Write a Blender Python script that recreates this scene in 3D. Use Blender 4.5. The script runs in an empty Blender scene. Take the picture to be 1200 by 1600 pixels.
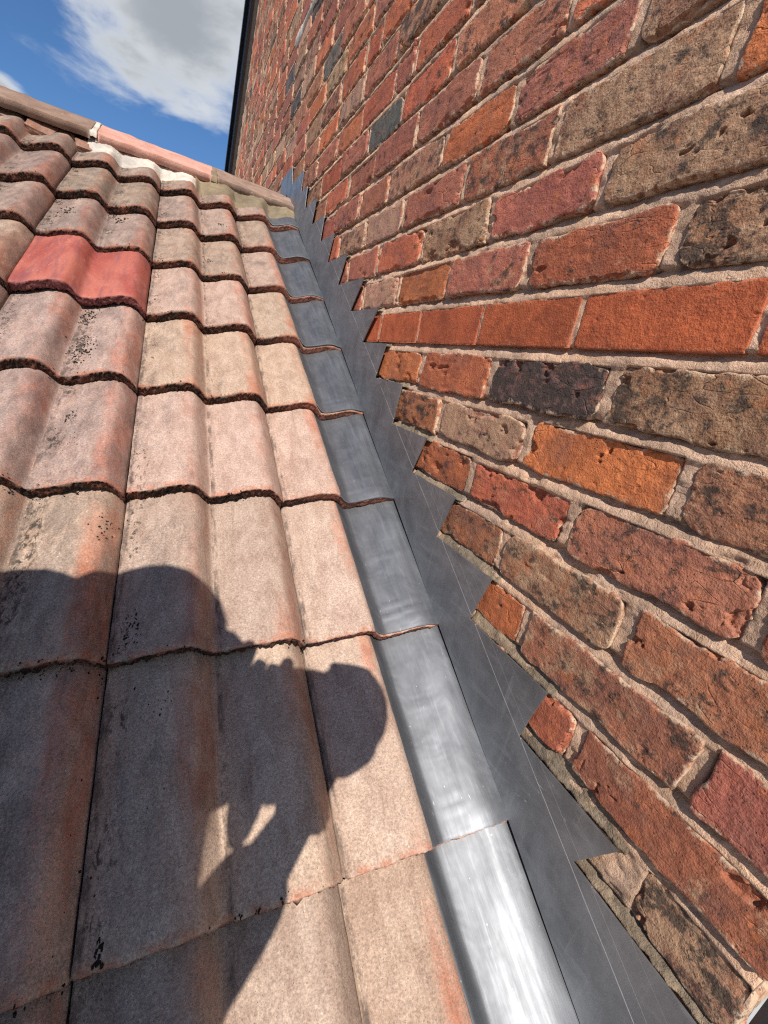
import bpy, bmesh, math, random
import numpy as np
from mathutils import Vector, Matrix

# ------------------------------------------------------------------ camera, sky, sun, exposure
SC = bpy.context.scene
COL = SC.collection
R = np.array([[0.89037894, -0.41340416, 0.19058422],
              [0.03974832, -0.34646144, -0.93722171],
              [0.45348144, 0.84205788, -0.29204985]])      # rows: camera right, down, forward
CAM = np.array([-0.50800082, -0.20364466, -0.08020109])
cd = bpy.data.cameras.new('camera')
cam = bpy.data.objects.new('camera', cd)
COL.objects.link(cam)
cd.sensor_fit = 'VERTICAL'; cd.sensor_height = 36.0; cd.sensor_width = 27.0
cd.lens = 673.62 / 1600 * 36.0
cd.clip_start = 0.01; cd.clip_end = 6000
M = Matrix.Identity(4)
for i in range(3):
    M[i][0] = R[0][i]; M[i][1] = -R[1][i]; M[i][2] = -R[2][i]; M[i][3] = CAM[i]
cam.matrix_world = M
SC.camera = cam

SUN_D = np.array([0.29841403, 0.63729793, -0.71049307])     # direction the light travels
elev = math.asin(-SUN_D[2])
azim = math.atan2(-SUN_D[0], -SUN_D[1])                     # sun position, clockwise from +y
world = bpy.data.worlds.new('World'); SC.world = world; world.use_nodes = True
SUN_STRENGTH, SKY_STRENGTH, EXPOSURE = 5.0, 0.050, 0.38
sd = bpy.data.lights.new('sun', 'SUN'); sd.energy = SUN_STRENGTH; sd.angle = math.radians(0.53)
sd.color = (1.0, 0.95, 0.88)
sun = bpy.data.objects.new('sun', sd); COL.objects.link(sun)
sun.location = (-3, -6, 6)
sun.rotation_euler = Vector(SUN_D).to_track_quat('-Z', 'Y').to_euler()
vs = SC.view_settings
vs.view_transform = 'Standard'; vs.look = 'None'; vs.exposure = EXPOSURE; vs.gamma = 1.0
vs.use_curve_mapping = False
SC.cycles.use_denoising = False
SC.cycles.filter_width = 1.2
SC.cycles.sample_clamp_indirect = 4.0


# ------------------------------------------------------------------ node helper
class NT:
    def __init__(s, tree):
        s.t = tree; s.n = tree.nodes; s.l = tree.links

    def node(s, kind, **kw):
        n = s.n.new(kind)
        for k, v in kw.items():
            setattr(n, k, v)
        return n

    def link(s, a, b):
        s.l.new(a, b)

    def put(s, sock, v):
        if isinstance(v, bpy.types.NodeSocket):
            s.l.new(v, sock)
        else:
            sock.default_value = v

    def math(s, op, a, b=0.0, c=None, clamp=False):
        n = s.node('ShaderNodeMath', operation=op, use_clamp=clamp)
        s.put(n.inputs[0], a); s.put(n.inputs[1], b)
        if c is not None:
            s.put(n.inputs[2], c)
        return n.outputs[0]

    def vmath(s, op, a, b=(0, 0, 0)):
        n = s.node('ShaderNodeVectorMath', operation=op)
        s.put(n.inputs[0], a); s.put(n.inputs[1], b)
        return n.outputs[1] if op in ('DOT_PRODUCT', 'LENGTH', 'DISTANCE') else n.outputs[0]

    def mix(s, f, a, b, mode='MIX'):
        n = s.node('ShaderNodeMix', data_type='RGBA', blend_type=mode)
        s.put(n.inputs[0], f)
        s.put(n.inputs[6], a if isinstance(a, bpy.types.NodeSocket) else (*a[:3], 1))
        s.put(n.inputs[7], b if isinstance(b, bpy.types.NodeSocket) else (*b[:3], 1))
        return n.outputs[2]

    def noise(s, vec, scale, detail=4, rough=0.55, dist=0.0):
        n = s.node('ShaderNodeTexNoise')
        s.put(n.inputs['Vector'], vec); n.inputs['Scale'].default_value = scale
        n.inputs['Detail'].default_value = detail; n.inputs['Roughness'].default_value = rough
        n.inputs['Distortion'].default_value = dist
        return n.outputs[0]

    def voro(s, vec, scale, feature='F1', rnd=1.0):
        n = s.node('ShaderNodeTexVoronoi', feature=feature)
        s.put(n.inputs['Vector'], vec); n.inputs['Scale'].default_value = scale
        n.inputs['Randomness'].default_value = rnd
        return n.outputs[0]

    def ramp(s, v, a, b, smooth=True):
        n = s.node('ShaderNodeMapRange', interpolation_type='SMOOTHSTEP' if smooth else 'LINEAR')
        s.put(n.inputs[0], v); s.put(n.inputs[1], a); s.put(n.inputs[2], b)
        n.inputs[3].default_value = 0.0; n.inputs[4].default_value = 1.0
        return n.outputs[0]

    def attr(s, name):
        n = s.node('ShaderNodeAttribute', attribute_name=name)
        return n

    def scale(s, vec, v):
        return s.vmath('MULTIPLY', vec, v)

    def bump(s, h, strength, dist, normal=None):
        n = s.node('ShaderNodeBump')
        n.inputs['Strength'].default_value = strength; n.inputs['Distance'].default_value = dist
        s.put(n.inputs['Height'], h)
        if normal is not None:
            s.put(n.inputs['Normal'], normal)
        return n.outputs[0]


def material(name):
    m = bpy.data.materials.new(name); m.use_nodes = True
    t = NT(m.node_tree)
    b = m.node_tree.nodes['Principled BSDF']
    b.inputs['Roughness'].default_value = 0.9
    b.inputs['Specular IOR Level'].default_value = 0.25
    return m, t, b


def objcoord(t, rnd=True):
    c = t.node('ShaderNodeTexCoord').outputs['Object']
    if rnd:
        r = t.attr('rnd').outputs['Fac']
        off = t.node('ShaderNodeCombineXYZ')
        t.put(off.inputs[0], t.math('MULTIPLY', r, 37.0)); t.put(off.inputs[1], t.math('MULTIPLY', r, 91.0))
        t.put(off.inputs[2], t.math('MULTIPLY', r, 53.0))
        c = t.vmath('ADD', c, off.outputs[0])
    return c


# ------------------------------------------------------------------ the sky (Nishita with drifting cumulus)
def build_world():
    t = NT(world.node_tree)
    bg = world.node_tree.nodes['Background']
    sky = t.node('ShaderNodeTexSky', sky_type='NISHITA')
    sky.sun_disc = False; sky.sun_elevation = elev; sky.sun_rotation = azim
    sky.air_density = 1.0; sky.dust_density = 0.35; sky.ozone_density = 2.5
    d = t.node('ShaderNodeTexCoord').outputs['Generated']
    sep = t.node('ShaderNodeSeparateXYZ'); t.link(d, sep.inputs[0])
    zz = t.math('MAXIMUM', sep.outputs[2], 0.0)
    den = t.math('ADD', zz, 0.12)
    flat = t.node('ShaderNodeCombineXYZ')
    t.link(t.math('DIVIDE', sep.outputs[0], den), flat.inputs[0])
    t.link(t.math('DIVIDE', sep.outputs[1], den), flat.inputs[1])
    P = flat.outputs[0]
    n1 = t.noise(P, 1.9, 11, 0.60, 0.25)
    n2 = t.noise(t.vmath('ADD', P, (0.05, 0.10, 0.3)), 1.9, 6, 0.5, 0.25)
    # single clouds: centre on the layer, half-widths
    field = None
    for (cx, cy, rx, ry) in ((-0.04, 1.66, 0.355, 0.46), (-0.575, 2.32, 0.10, 0.13), (-0.9, -1.2, 0.9, 0.8),
                             (1.6, -0.4, 0.8, 1.0), (1.5, 2.6, 0.8, 0.6), (-2.6, 1.4, 0.9, 0.9), (0.3, -3.2, 1.2, 0.7)):
        q = t.scale(t.vmath('SUBTRACT', P, (cx, cy, 0)), (1 / rx, 1 / ry, 0))
        g = t.math('SUBTRACT', 1.0, t.vmath('LENGTH', q))
        field = g if field is None else t.math('MAXIMUM', field, g)
    dens = t.math('ADD', t.math('MULTIPLY', field, 0.42), t.math('MULTIPLY', t.math('SUBTRACT', n1, 0.5), 1.35))
    mask = t.ramp(dens, -0.05, 0.26)
    thick = t.ramp(dens, 0.05, 0.42)
    core = t.math('MULTIPLY', thick, t.ramp(n2, 0.12, 0.50))
    lit = t.mix(core, (12.5, 12.9, 13.3), (6.2, 6.6, 7.0))
    fade = t.ramp(sep.outputs[2], 0.02, 0.16)
    mask = t.math('MULTIPLY', mask, fade)
    mask = t.math('MULTIPLY', mask, 0.93)
    blue = t.mix(1.0, sky.outputs[0], (0.94, 1.36, 1.80), 'MULTIPLY')
    col = t.mix(mask, blue, lit)
    t.link(col, bg.inputs[0]); bg.inputs[1].default_value = SKY_STRENGTH


build_world()


# ------------------------------------------------------------------ numpy noise
def _hash(ix, iy, iz, seed):
    h = (ix.astype(np.int64) * 374761393 + iy.astype(np.int64) * 668265263 + iz.astype(np.int64) * 2147483647 + seed * 974711) & 0xffffffff
    h = ((h ^ (h >> 13)) * 1274126177) & 0xffffffff
    h = ((h ^ (h >> 15)) * 2246822519) & 0xffffffff
    return ((h ^ (h >> 16)) & 0xffffff) / float(0xffffff)


def vnoise(x, y, z=0.0, seed=0):
    x, y, z = np.broadcast_arrays(np.asarray(x, float), np.asarray(y, float), np.asarray(z, float))
    fx, fy, fz = np.floor(x), np.floor(y), np.floor(z)
    ix, iy, iz = fx.astype(np.int64), fy.astype(np.int64), fz.astype(np.int64)
    u, v, w = x - fx, y - fy, z - fz
    u = u * u * (3 - 2 * u); v = v * v * (3 - 2 * v); w = w * w * (3 - 2 * w)
    r = 0
    flatz = not np.any(w)
    for dz in ((0,) if flatz else (0, 1)):
        wz = 1.0 if flatz else (w if dz else 1 - w)
        a = _hash(ix, iy, iz + dz, seed) * (1 - u) + _hash(ix + 1, iy, iz + dz, seed) * u
        b = _hash(ix, iy + 1, iz + dz, seed) * (1 - u) + _hash(ix + 1, iy + 1, iz + dz, seed) * u
        r = r + (a * (1 - v) + b * v) * wz
    return r * 2 - 1


def fbm(x, y, z=0.0, seed=0, oct=4, gain=0.5):
    a, s, r = 1.0, 0.0, 0.0
    f = 1.0
    for o in range(oct):
        r = r + a * vnoise(np.asarray(x) * f, np.asarray(y) * f, np.asarray(z) * f, seed + o * 17)
        s += a; a *= gain; f *= 2.03
    return r / s


def sstep(x, a, b):
    t = np.clip((np.asarray(x) - a) / (b - a), 0, 1)
    return t * t * (3 - 2 * t)


# ------------------------------------------------------------------ mesh helpers
def mesh_np(name, verts, quads, attrs=None, smooth=True, flat=None):
    me = bpy.data.meshes.new(name)
    verts = np.ascontiguousarray(verts, dtype=np.float32); quads = np.ascontiguousarray(quads, dtype=np.int32)
    nf, k = quads.shape
    me.vertices.add(len(verts)); me.vertices.foreach_set('co', verts.ravel())
    me.loops.add(nf * k); me.loops.foreach_set('vertex_index', quads.ravel())
    me.polygons.add(nf)
    me.polygons.foreach_set('loop_start', np.arange(0, nf * k, k, dtype=np.int32))
    me.polygons.foreach_set('loop_total', np.full(nf, k, dtype=np.int32))
    if smooth:
        me.polygons.foreach_set('use_smooth', np.ones(nf, dtype=bool) if flat is None else ~np.asarray(flat, dtype=bool))
    for an, av in (attrs or {}).items():
        av = np.asarray(av, dtype=np.float32)
        if av.ndim == 2:
            a = me.attributes.new(an, 'FLOAT_COLOR', 'POINT'); a.data.foreach_set('color', av.ravel())
        else:
            a = me.attributes.new(an, 'FLOAT', 'POINT'); a.data.foreach_set('value', av.ravel())
    me.update(calc_edges=True)
    return me


def grid_quads(nu, nv, off=0, flip=False):
    i = np.arange(nu - 1)[:, None] * nv + np.arange(nv - 1)[None, :] + off
    q = np.stack([i, i + nv, i + nv + 1, i + 1], -1).reshape(-1, 4)
    return q[:, ::-1] if flip else q


def link(name, me, mat=None, parent=None, loc=(0, 0, 0), kind=None):
    o = bpy.data.objects.new(name, me)
    COL.objects.link(o)
    if mat is not None:
        me.materials.append(mat)
    o.location = loc
    if parent is not None:
        o.parent = parent
    if kind:
        o['kind'] = kind
    return o


def empty(name, label=None, cat=None, group=None, loc=(0, 0, 0), rot=(0, 0, 0)):
    o = bpy.data.objects.new(name, None); COL.objects.link(o)
    o.location = loc; o.rotation_euler = rot; o.empty_display_size = 0.1
    if label: o['label'] = label
    if cat: o['category'] = cat
    if group: o['group'] = group
    return o


def bm_mesh(name, bm, smooth=False):
    me = bpy.data.meshes.new(name)
    bmesh.ops.recalc_face_normals(bm, faces=bm.faces)
    bm.to_mesh(me); bm.free()
    if smooth:
        for p in me.polygons:
            p.use_smooth = True
    return me


def proj(P):
    q = (np.atleast_2d(P) - CAM) @ R.T
    z = np.where(np.abs(q[:, 2]) < 1e-6, 1e-6, q[:, 2])
    return np.stack([600 + 673.62 * q[:, 0] / z, 800 + 673.62 * q[:, 1] / z, q[:, 2]], 1)


# ------------------------------------------------------------------ materials
def mat_brick():
    m, t, b = material('old_brick')
    c = objcoord(t)
    tint = t.attr('tint').outputs['Color']
    edge = t.attr('edge').outputs['Fac']
    lime = t.attr('lime').outputs['Fac']
    soot = t.attr('soot').outputs['Fac']
    fair = t.attr('fair').outputs['Fac']
    big = t.noise(c, 16, 5, 0.6, 0.6)
    mid = t.noise(t.scale(c, (1, 1, 1.15)), 62, 6, 0.64, 0.2)
    fine = t.noise(c, 420, 3, 0.6)
    col = t.mix(t.ramp(big, 0.32, 0.68), t.mix(1.0, tint, (0.72, 0.66, 0.68), 'MULTIPLY'), t.mix(1.0, tint, (1.18, 1.08, 0.98), 'MULTIPLY'))
    col = t.mix(t.math('MULTIPLY', t.ramp(mid, 0.45, 0.75), 0.5), col, t.mix(1.0, tint, (1.25, 1.3, 1.3), 'MULTIPLY'))
    aged = t.math('SUBTRACT', 1.0, fair)
    bloom = t.math('MULTIPLY', t.ramp(t.math('ADD', t.noise(c, 15, 5, 0.6, 0.3), t.math('MULTIPLY', t.math('SUBTRACT', fine, 0.5), 0.25)), 0.50, 0.66), t.math('MULTIPLY', aged, 0.6))
    col = t.mix(bloom, col, t.mix(0.6, t.mix(1.0, tint, (0.66, 0.70, 0.80), 'MULTIPLY'), (0.21, 0.095, 0.07)))
    bl2 = t.math('MULTIPLY', t.ramp(t.math('ADD', t.noise(t.vmath('ADD', c, (5, 8, 2)), 28, 6, 0.66, 0.3), t.math('MULTIPLY', t.math('SUBTRACT', fine, 0.5), 0.25)), 0.56, 0.68), t.math('MULTIPLY', aged, 0.6))
    col = t.mix(bl2, col, (0.42, 0.135, 0.05))
    # lime and dust film
    dith = t.math('ADD', t.math('MULTIPLY', t.math('SUBTRACT', fine, 0.5), 0.22), t.math('MULTIPLY', t.math('SUBTRACT', t.noise(c, 190, 4, 0.7), 0.5), 0.30))
    lim = t.math('ADD', t.math('ADD', t.noise(c, 24, 6, 0.68, 0.3), dith), t.math('MULTIPLY', t.math('SUBTRACT', lime, 0.5), 0.55))
    lim = t.math('MULTIPLY', t.ramp(lim, 0.50, 0.70), t.math('MULTIPLY', aged, 0.85))
    col = t.mix(lim, col, t.mix(t.noise(c, 90, 3), (0.34, 0.195, 0.108), (0.46, 0.295, 0.185)))
    # soot and algae, in patches of small dark marks
    so = t.math('ADD', t.math('ADD', t.noise(t.scale(c, (1, 1, 1.3)), 30, 7, 0.72, 0.2), dith), t.math('MULTIPLY', t.math('SUBTRACT', soot, 0.5), 0.42))
    so = t.math('MULTIPLY', t.ramp(so, 0.54, 0.66), t.math('MULTIPLY', aged, 0.86))
    col = t.mix(so, col, (0.045, 0.036, 0.030))
    fd = t.math('MULTIPLY', t.ramp(t.math('ADD', t.noise(t.scale(c, (1, 1, 2)), 20, 6, 0.7, 0.3), dith), 0.56, 0.72), t.math('MULTIPLY', fair, 0.5))
    col = t.mix(fd, col, t.mix(0.5, (0.20, 0.075, 0.045), tint))
    # broken, unweathered orange at chips
    chip = t.attr('chip').outputs['Fac']
    col = t.mix(t.math('MULTIPLY', chip, t.ramp(t.noise(c, 130, 4), 0.35, 0.6)), col, t.mix(0.5, tint, (0.30, 0.085, 0.035)))
    # mortar smears at the arris
    sm = t.math('SUBTRACT', t.noise(c, 75, 5, 0.65, 0.5), t.math('MULTIPLY', edge, 24.0))
    sm = t.math('MULTIPLY', t.ramp(sm, 0.41, 0.55), t.math('SUBTRACT', 1.0, t.math('MULTIPLY', fair, 0.75)))
    col = t.mix(t.math('MULTIPLY', sm, 0.8), col, (0.50, 0.36, 0.245))
    # pits and grit
    pit = t.voro(c, 165)
    pm = t.math('MULTIPLY', t.ramp(pit, 0.17, 0.08), t.math('MULTIPLY', aged, t.ramp(t.noise(c, 34, 3), 0.44, 0.58)))
    col = t.mix(t.math('MULTIPLY', pm, 0.7), col, (0.05, 0.03, 0.025))
    gr = t.ramp(t.voro(t.vmath('ADD', c, (3, 1, 7)), 240), 0.10, 0.05)
    col = t.mix(t.math('MULTIPLY', gr, t.math('MULTIPLY', aged, 0.45)), col, (0.55, 0.45, 0.36))
    col = t.mix(0.8, col, t.mix(1.0, col, t.mix(fine, (0.35, 0.35, 0.35), (1.65, 1.65, 1.65)), 'MULTIPLY'))
    t.link(col, b.inputs['Base Color'])
    h = t.math('ADD', t.math('MULTIPLY', mid, 0.7), t.math('MULTIPLY', fine, 0.35))
    h = t.math('SUBTRACT', h, t.math('MULTIPLY', pm, 0.8))
    crk = t.voro(t.vmath('ADD', t.scale(c, (1, 0.75, 1.9)), t.scale(t.node('ShaderNodeTexNoise').outputs[1], (0.02, 0.02, 0.02))), 26, 'DISTANCE_TO_EDGE')
    ck = t.math('MULTIPLY', t.ramp(crk, 0.035, 0.0), t.math('MULTIPLY', aged, t.ramp(big, 0.52, 0.66)))
    h = t.math('SUBTRACT', h, t.math('MULTIPLY', ck, 0.5))
    t.link(t.bump(h, 1.0, 0.0034), b.inputs['Normal'])
    return m


def mat_mortar(name='lime_mortar', a=(0.49, 0.305, 0.195), bcol=(0.68, 0.455, 0.32), dark=(0.20, 0.13, 0.085), grit=1.0):
    m, t, b = material(name)
    c = objcoord(t, False)
    n = t.noise(c, 22, 6, 0.65, 0.4)
    f = t.noise(c, 520, 3, 0.7)
    g = t.noise(c, 130, 5, 0.7, 0.6)
    col = t.mix(t.ramp(n, 0.3, 0.7), a, bcol)
    col = t.mix(t.math('MULTIPLY', t.ramp(t.noise(c, 38, 7, 0.7, 0.8), 0.55, 0.70), 0.6), col, dark)
    col = t.mix(t.ramp(t.noise(t.vmath('ADD', c, (4, 4, 4)), 6, 5, 0.65, 0.5), 0.38, 0.66), t.mix(1.0, col, (0.72, 0.74, 0.76), 'MULTIPLY'), t.mix(1.0, col, (1.10, 1.07, 1.03), 'MULTIPLY'))
    cr = t.math('MULTIPLY', t.ramp(t.voro(c, 60, 'DISTANCE_TO_EDGE'), 0.05, 0.0), t.ramp(t.noise(c, 16, 3), 0.50, 0.62))
    col = t.mix(t.math('MULTIPLY', cr, 0.20), col, dark)
    col = t.mix(0.7, col, t.mix(1.0, col, t.mix(f, (0.45, 0.45, 0.45), (1.55, 1.55, 1.55)), 'MULTIPLY'))
    t.link(col, b.inputs['Base Color'])
    b.inputs['Roughness'].default_value = 0.95
    h = t.math('SUBTRACT', t.math('ADD', t.math('MULTIPLY', f, 0.5), g), t.math('MULTIPLY', cr, 0.12))
    t.link(t.bump(h, 0.9 * grit, 0.004), b.inputs['Normal'])
    return m


def mat_tile(red=False):
    m, t, b = material('red_concrete_tile' if red else 'weathered_concrete_tile')
    c = objcoord(t)
    ph = t.attr('phase').outputs['Fac']       # 0..1 over one roll
    dn = t.attr('down').outputs['Fac']        # metres up from the nose
    nose = t.attr('nose').outputs['Fac']
    side = t.attr('right').outputs['Fac']     # 0..1 towards the clean tiles beside the lead
    tint = t.attr('tint').outputs['Color']
    cs = t.scale(c, (1, 0.45, 1))
    big = t.noise(cs, 9, 5, 0.6, 0.5)
    mid = t.noise(cs, 38, 5, 0.65, 0.5)
    spk = t.noise(c, 620, 2, 0.7)
    spk2 = t.noise(c, 300, 3, 0.75)
    if red:
        base = t.mix(t.ramp(big, 0.35, 0.65), (0.28, 0.062, 0.047), (0.39, 0.125, 0.088))
        st = t.ramp(t.math('ADD', t.noise(t.scale(c, (1, 0.12, 1)), 50, 4), t.math('MULTIPLY', t.math('SUBTRACT', spk2, 0.5), 0.3)), 0.46, 0.70)
        base = t.mix(t.math('MULTIPLY', st, 0.55), base, (0.16, 0.06, 0.07))
        base = t.mix(t.math('MULTIPLY', t.ramp(mid, 0.58, 0.75), 0.35), base, (0.58, 0.25, 0.20))
        moss = t.math('MULTIPLY', t.ramp(t.math('ABSOLUTE', t.math('SUBTRACT', ph, 0.17)), 0.09, 0.03), t.ramp(t.noise(c, 110, 4, 0.7), 0.60, 0.66))
        gm = 0.35
    else:
        warm = t.mix(t.ramp(mid, 0.35, 0.65), (0.36, 0.120, 0.065), (0.42, 0.19, 0.125))
        pale = t.mix(t.ramp(mid, 0.3, 0.7), (0.315, 0.212, 0.158), (0.425, 0.308, 0.236))
        grey = t.mix(t.ramp(mid, 0.3, 0.7), (0.150, 0.112, 0.092), (0.245, 0.188, 0.155))
        # weather side of each roll keeps its sand coat, the crest and lee side wear to red
        wear = t.math('ADD', t.ramp(ph, 0.45, 0.72), t.math('MULTIPLY', t.math('SUBTRACT', big, 0.5), 2.6))
        wear = t.math('ADD', wear, t.math('MULTIPLY', t.math('SUBTRACT', t.noise(c, 300, 3, 0.75), 0.5), 1.3))
        wear = t.math('SUBTRACT', wear, t.math('MULTIPLY', side, 0.30))
        wear = t.math('MULTIPLY', wear, t.ramp(ph, 1.06, 0.93))
        base = t.mix(t.math('MULTIPLY', t.ramp(wear, 0.50, 1.30), 0.80), pale, warm)
        gn = t.math('ADD', t.math('ADD', t.noise(t.scale(c, (1, 0.4, 1)), 17, 7, 0.75, 0.2), t.math('MULTIPLY', t.math('SUBTRACT', t.noise(c, 380, 3, 0.75), 0.5), 0.55)), t.math('MULTIPLY', t.math('SUBTRACT', 0.5, side), 0.22))
        base = t.mix(t.math('MULTIPLY', t.ramp(gn, 0.48, 0.70), 0.72), base, grey)
        base = t.mix(1.0, base, tint, 'MULTIPLY')
        # grime held in the foot of each roll, thinning up the slope
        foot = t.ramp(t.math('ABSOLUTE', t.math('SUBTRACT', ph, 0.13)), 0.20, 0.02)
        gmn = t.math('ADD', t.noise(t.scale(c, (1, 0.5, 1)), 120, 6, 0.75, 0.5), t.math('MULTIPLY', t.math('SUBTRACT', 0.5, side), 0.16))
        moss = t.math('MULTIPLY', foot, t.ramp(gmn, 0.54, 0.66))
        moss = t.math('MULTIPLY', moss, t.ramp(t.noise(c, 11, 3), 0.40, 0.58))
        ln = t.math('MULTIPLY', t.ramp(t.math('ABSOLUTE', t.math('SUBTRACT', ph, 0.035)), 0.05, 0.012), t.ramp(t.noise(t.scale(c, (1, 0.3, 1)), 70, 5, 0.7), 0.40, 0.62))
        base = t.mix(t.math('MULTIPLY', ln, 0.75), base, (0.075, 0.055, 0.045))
        rim = t.math('MULTIPLY', t.ramp(dn, 0.016, 0.0), t.ramp(t.noise(c, 55, 4), 0.40, 0.6))
        base = t.mix(t.math('MULTIPLY', rim, 0.6), base, (0.36, 0.115, 0.06))
        gm = 0.9
    dots = t.math('MULTIPLY', t.ramp(t.voro(c, 210), 0.19, 0.10), t.ramp(spk2, 0.42, 0.6))
    base = t.mix(t.math('MULTIPLY', dots, 0.30 if red else 0.75), base, (0.085, 0.055, 0.045))
    ro = t.math('MULTIPLY', t.ramp(t.noise(t.scale(c, (1, 0.05, 1)), 85, 4, 0.65), 0.54, 0.70), 0.0 if red else 0.35)
    base = t.mix(ro, base, t.mix(1.0, base, (0.62, 0.56, 0.52), 'MULTIPLY'))
    lich = t.math('MULTIPLY', t.ramp(t.voro(t.vmath('ADD', c, (9, 2, 4)), 75), 0.11, 0.07), 0.55)
    base = t.mix(t.math('MULTIPLY', lich, t.ramp(mid, 0.45, 0.6)), base, (0.60, 0.53, 0.45))
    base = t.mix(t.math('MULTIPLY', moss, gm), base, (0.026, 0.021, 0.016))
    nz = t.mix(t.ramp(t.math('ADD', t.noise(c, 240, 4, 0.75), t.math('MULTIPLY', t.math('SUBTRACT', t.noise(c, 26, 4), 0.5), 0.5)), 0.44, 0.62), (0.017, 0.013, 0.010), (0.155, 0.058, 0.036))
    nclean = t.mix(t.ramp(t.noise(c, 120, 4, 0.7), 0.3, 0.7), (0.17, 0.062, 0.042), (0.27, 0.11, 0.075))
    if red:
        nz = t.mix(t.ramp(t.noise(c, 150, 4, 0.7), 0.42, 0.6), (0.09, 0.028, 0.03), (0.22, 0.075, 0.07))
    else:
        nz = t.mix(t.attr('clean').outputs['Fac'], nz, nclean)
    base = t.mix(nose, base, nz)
    base = t.mix(0.6 if red else 1.0, base, t.mix(1.0, base, t.mix(spk2, (0.10, 0.10, 0.10), (1.90, 1.90, 1.90)), 'MULTIPLY'))
    base = t.mix(0.5, base, t.mix(1.0, base, t.mix(spk, (0.15, 0.15, 0.15), (1.85, 1.85, 1.85)), 'MULTIPLY'))
    t.link(base, b.inputs['Base Color'])
    b.inputs['Roughness'].default_value = 0.55 if red else 0.92
    h = t.math('ADD', t.math('MULTIPLY', spk, 0.6), t.math('MULTIPLY', spk2, 0.5))
    h = t.math('SUBTRACT', h, t.math('MULTIPLY', dots, 0.4))
    h = t.math('ADD', h, t.math('MULTIPLY', nose, t.math('MULTIPLY', t.noise(c, 260, 4, 0.75), 3.0)))
    t.link(t.bump(h, 0.25 if red else 0.6, 0.0016), b.inputs['Normal'])
    return m


def mat_lead(name, scribe=False, base=(0.200, 0.205, 0.216)):
    m, t, b = material(name)
    c = t.node('ShaderNodeTexCoord').outputs['Object']
    st = t.noise(t.scale(c, (7.0, 0.5, 0.5)) if not scribe else t.scale(c, (1, 0.5, 3.0)), 26, 6, 0.65, 0.4)
    cl = t.noise(c, 9, 6, 0.62, 1.0)
    fi = t.noise(t.scale(c, (1.0, 0.2, 1.0)) if not scribe else c, 190, 4, 0.7)
    col = t.mix(t.ramp(cl, 0.3, 0.7), tuple(v * 0.80 for v in base), tuple(v * 1.15 for v in base))
    col = t.mix(t.math('MULTIPLY', t.ramp(st, 0.50, 0.70), 0.35), col, tuple(v * 1.5 for v in base))
    col = t.mix(t.math('MULTIPLY', t.ramp(t.noise(c, 40, 6, 0.75, 0.8), 0.60, 0.72), 0.35), col, tuple(v * 0.55 for v in base))
    sp = t.ramp(t.voro(c, 55), 0.075, 0.04)
    col = t.mix(t.math('MULTIPLY', sp, 0.12 if scribe else 0.5), col, (0.55, 0.55, 0.55))
    rough = t.math('ADD', 0.50, t.math('MULTIPLY', t.ramp(t.noise(t.scale(c, (5.0, 0.35, 1.0)), 16, 5, 0.65, 0.2), 0.3, 0.7), 0.11))
    # short scratches
    scr = t.math('MULTIPLY', t.ramp(t.noise(t.scale(c, (9, 1.1, 3)), 60, 2, 0.5, 0.6), 0.70, 0.74), t.ramp(t.noise(c, 7, 2), 0.5, 0.62))
    col = t.mix(t.math('MULTIPLY', scr, 0.55), col, (0.75, 0.75, 0.76))
    if scribe:
        sep = t.node('ShaderNodeSeparateXYZ'); t.link(c, sep.inputs[0])
        ox = t.math('MULTIPLY', t.ramp(t.noise(t.scale(c, (1, 6, 0.5)), 9, 5, 0.7), 0.54, 0.72), 0.35)
        col = t.mix(ox, col, (0.46, 0.46, 0.46))
        wob = t.math('MULTIPLY', t.math('SUBTRACT', t.noise(c, 3.2, 2), 0.5), 0.006)
        for a0, k, wd, s in ((-0.637, 0.617, 0.00075, 0.85), (-0.612, 0.622, 0.0005, 0.35), (-0.58, 0.60, 0.0004, 0.2)):
            dd = t.math('ABSOLUTE', t.math('SUBTRACT', t.math('ADD', sep.outputs[2], wob), t.math('ADD', t.math('MULTIPLY', sep.outputs[1], k), a0)))
            mk = t.math('MULTIPLY', t.ramp(dd, wd * 1.5, wd * 0.5), s)
            mk = t.math('MULTIPLY', mk, t.ramp(t.noise(c, 13, 3), 0.30, 0.5))
            col = t.mix(mk, col, (0.80, 0.80, 0.80))
    t.link(col, b.inputs['Base Color'])
    b.inputs['Metallic'].default_value = 0.88
    t.link(rough, b.inputs['Roughness'])
    h = t.math('ADD', t.math('MULTIPLY', t.noise(c, 11, 3, 0.5, 0.4), 1.0), t.math('MULTIPLY', st, 0.05))
    h = t.math('ADD', h, t.math('MULTIPLY', fi, 0.03))
    t.link(t.bump(h, 0.7 if scribe else 0.3, 0.008), b.inputs['Normal'])
    return m


def mat_plain(name, col, rough=0.6, var=0.25, scale=20, metallic=0.0, spec=0.4, bump=0.15):
    m, t, b = material(name)
    c = t.node('ShaderNodeTexCoord').outputs['Object']
    n = t.noise(c, scale, 5, 0.6, 0.3)
    t.link(t.mix(n, tuple(v * (1 - var) for v in col), tuple(min(1, v * (1 + var)) for v in col)), b.inputs['Base Color'])
    b.inputs['Roughness'].default_value = rough; b.inputs['Metallic'].default_value = metallic
    b.inputs['Specular IOR Level'].default_value = spec
    t.link(t.bump(t.noise(c, scale * 8, 3), bump, 0.003), b.inputs['Normal'])
    return m


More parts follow.
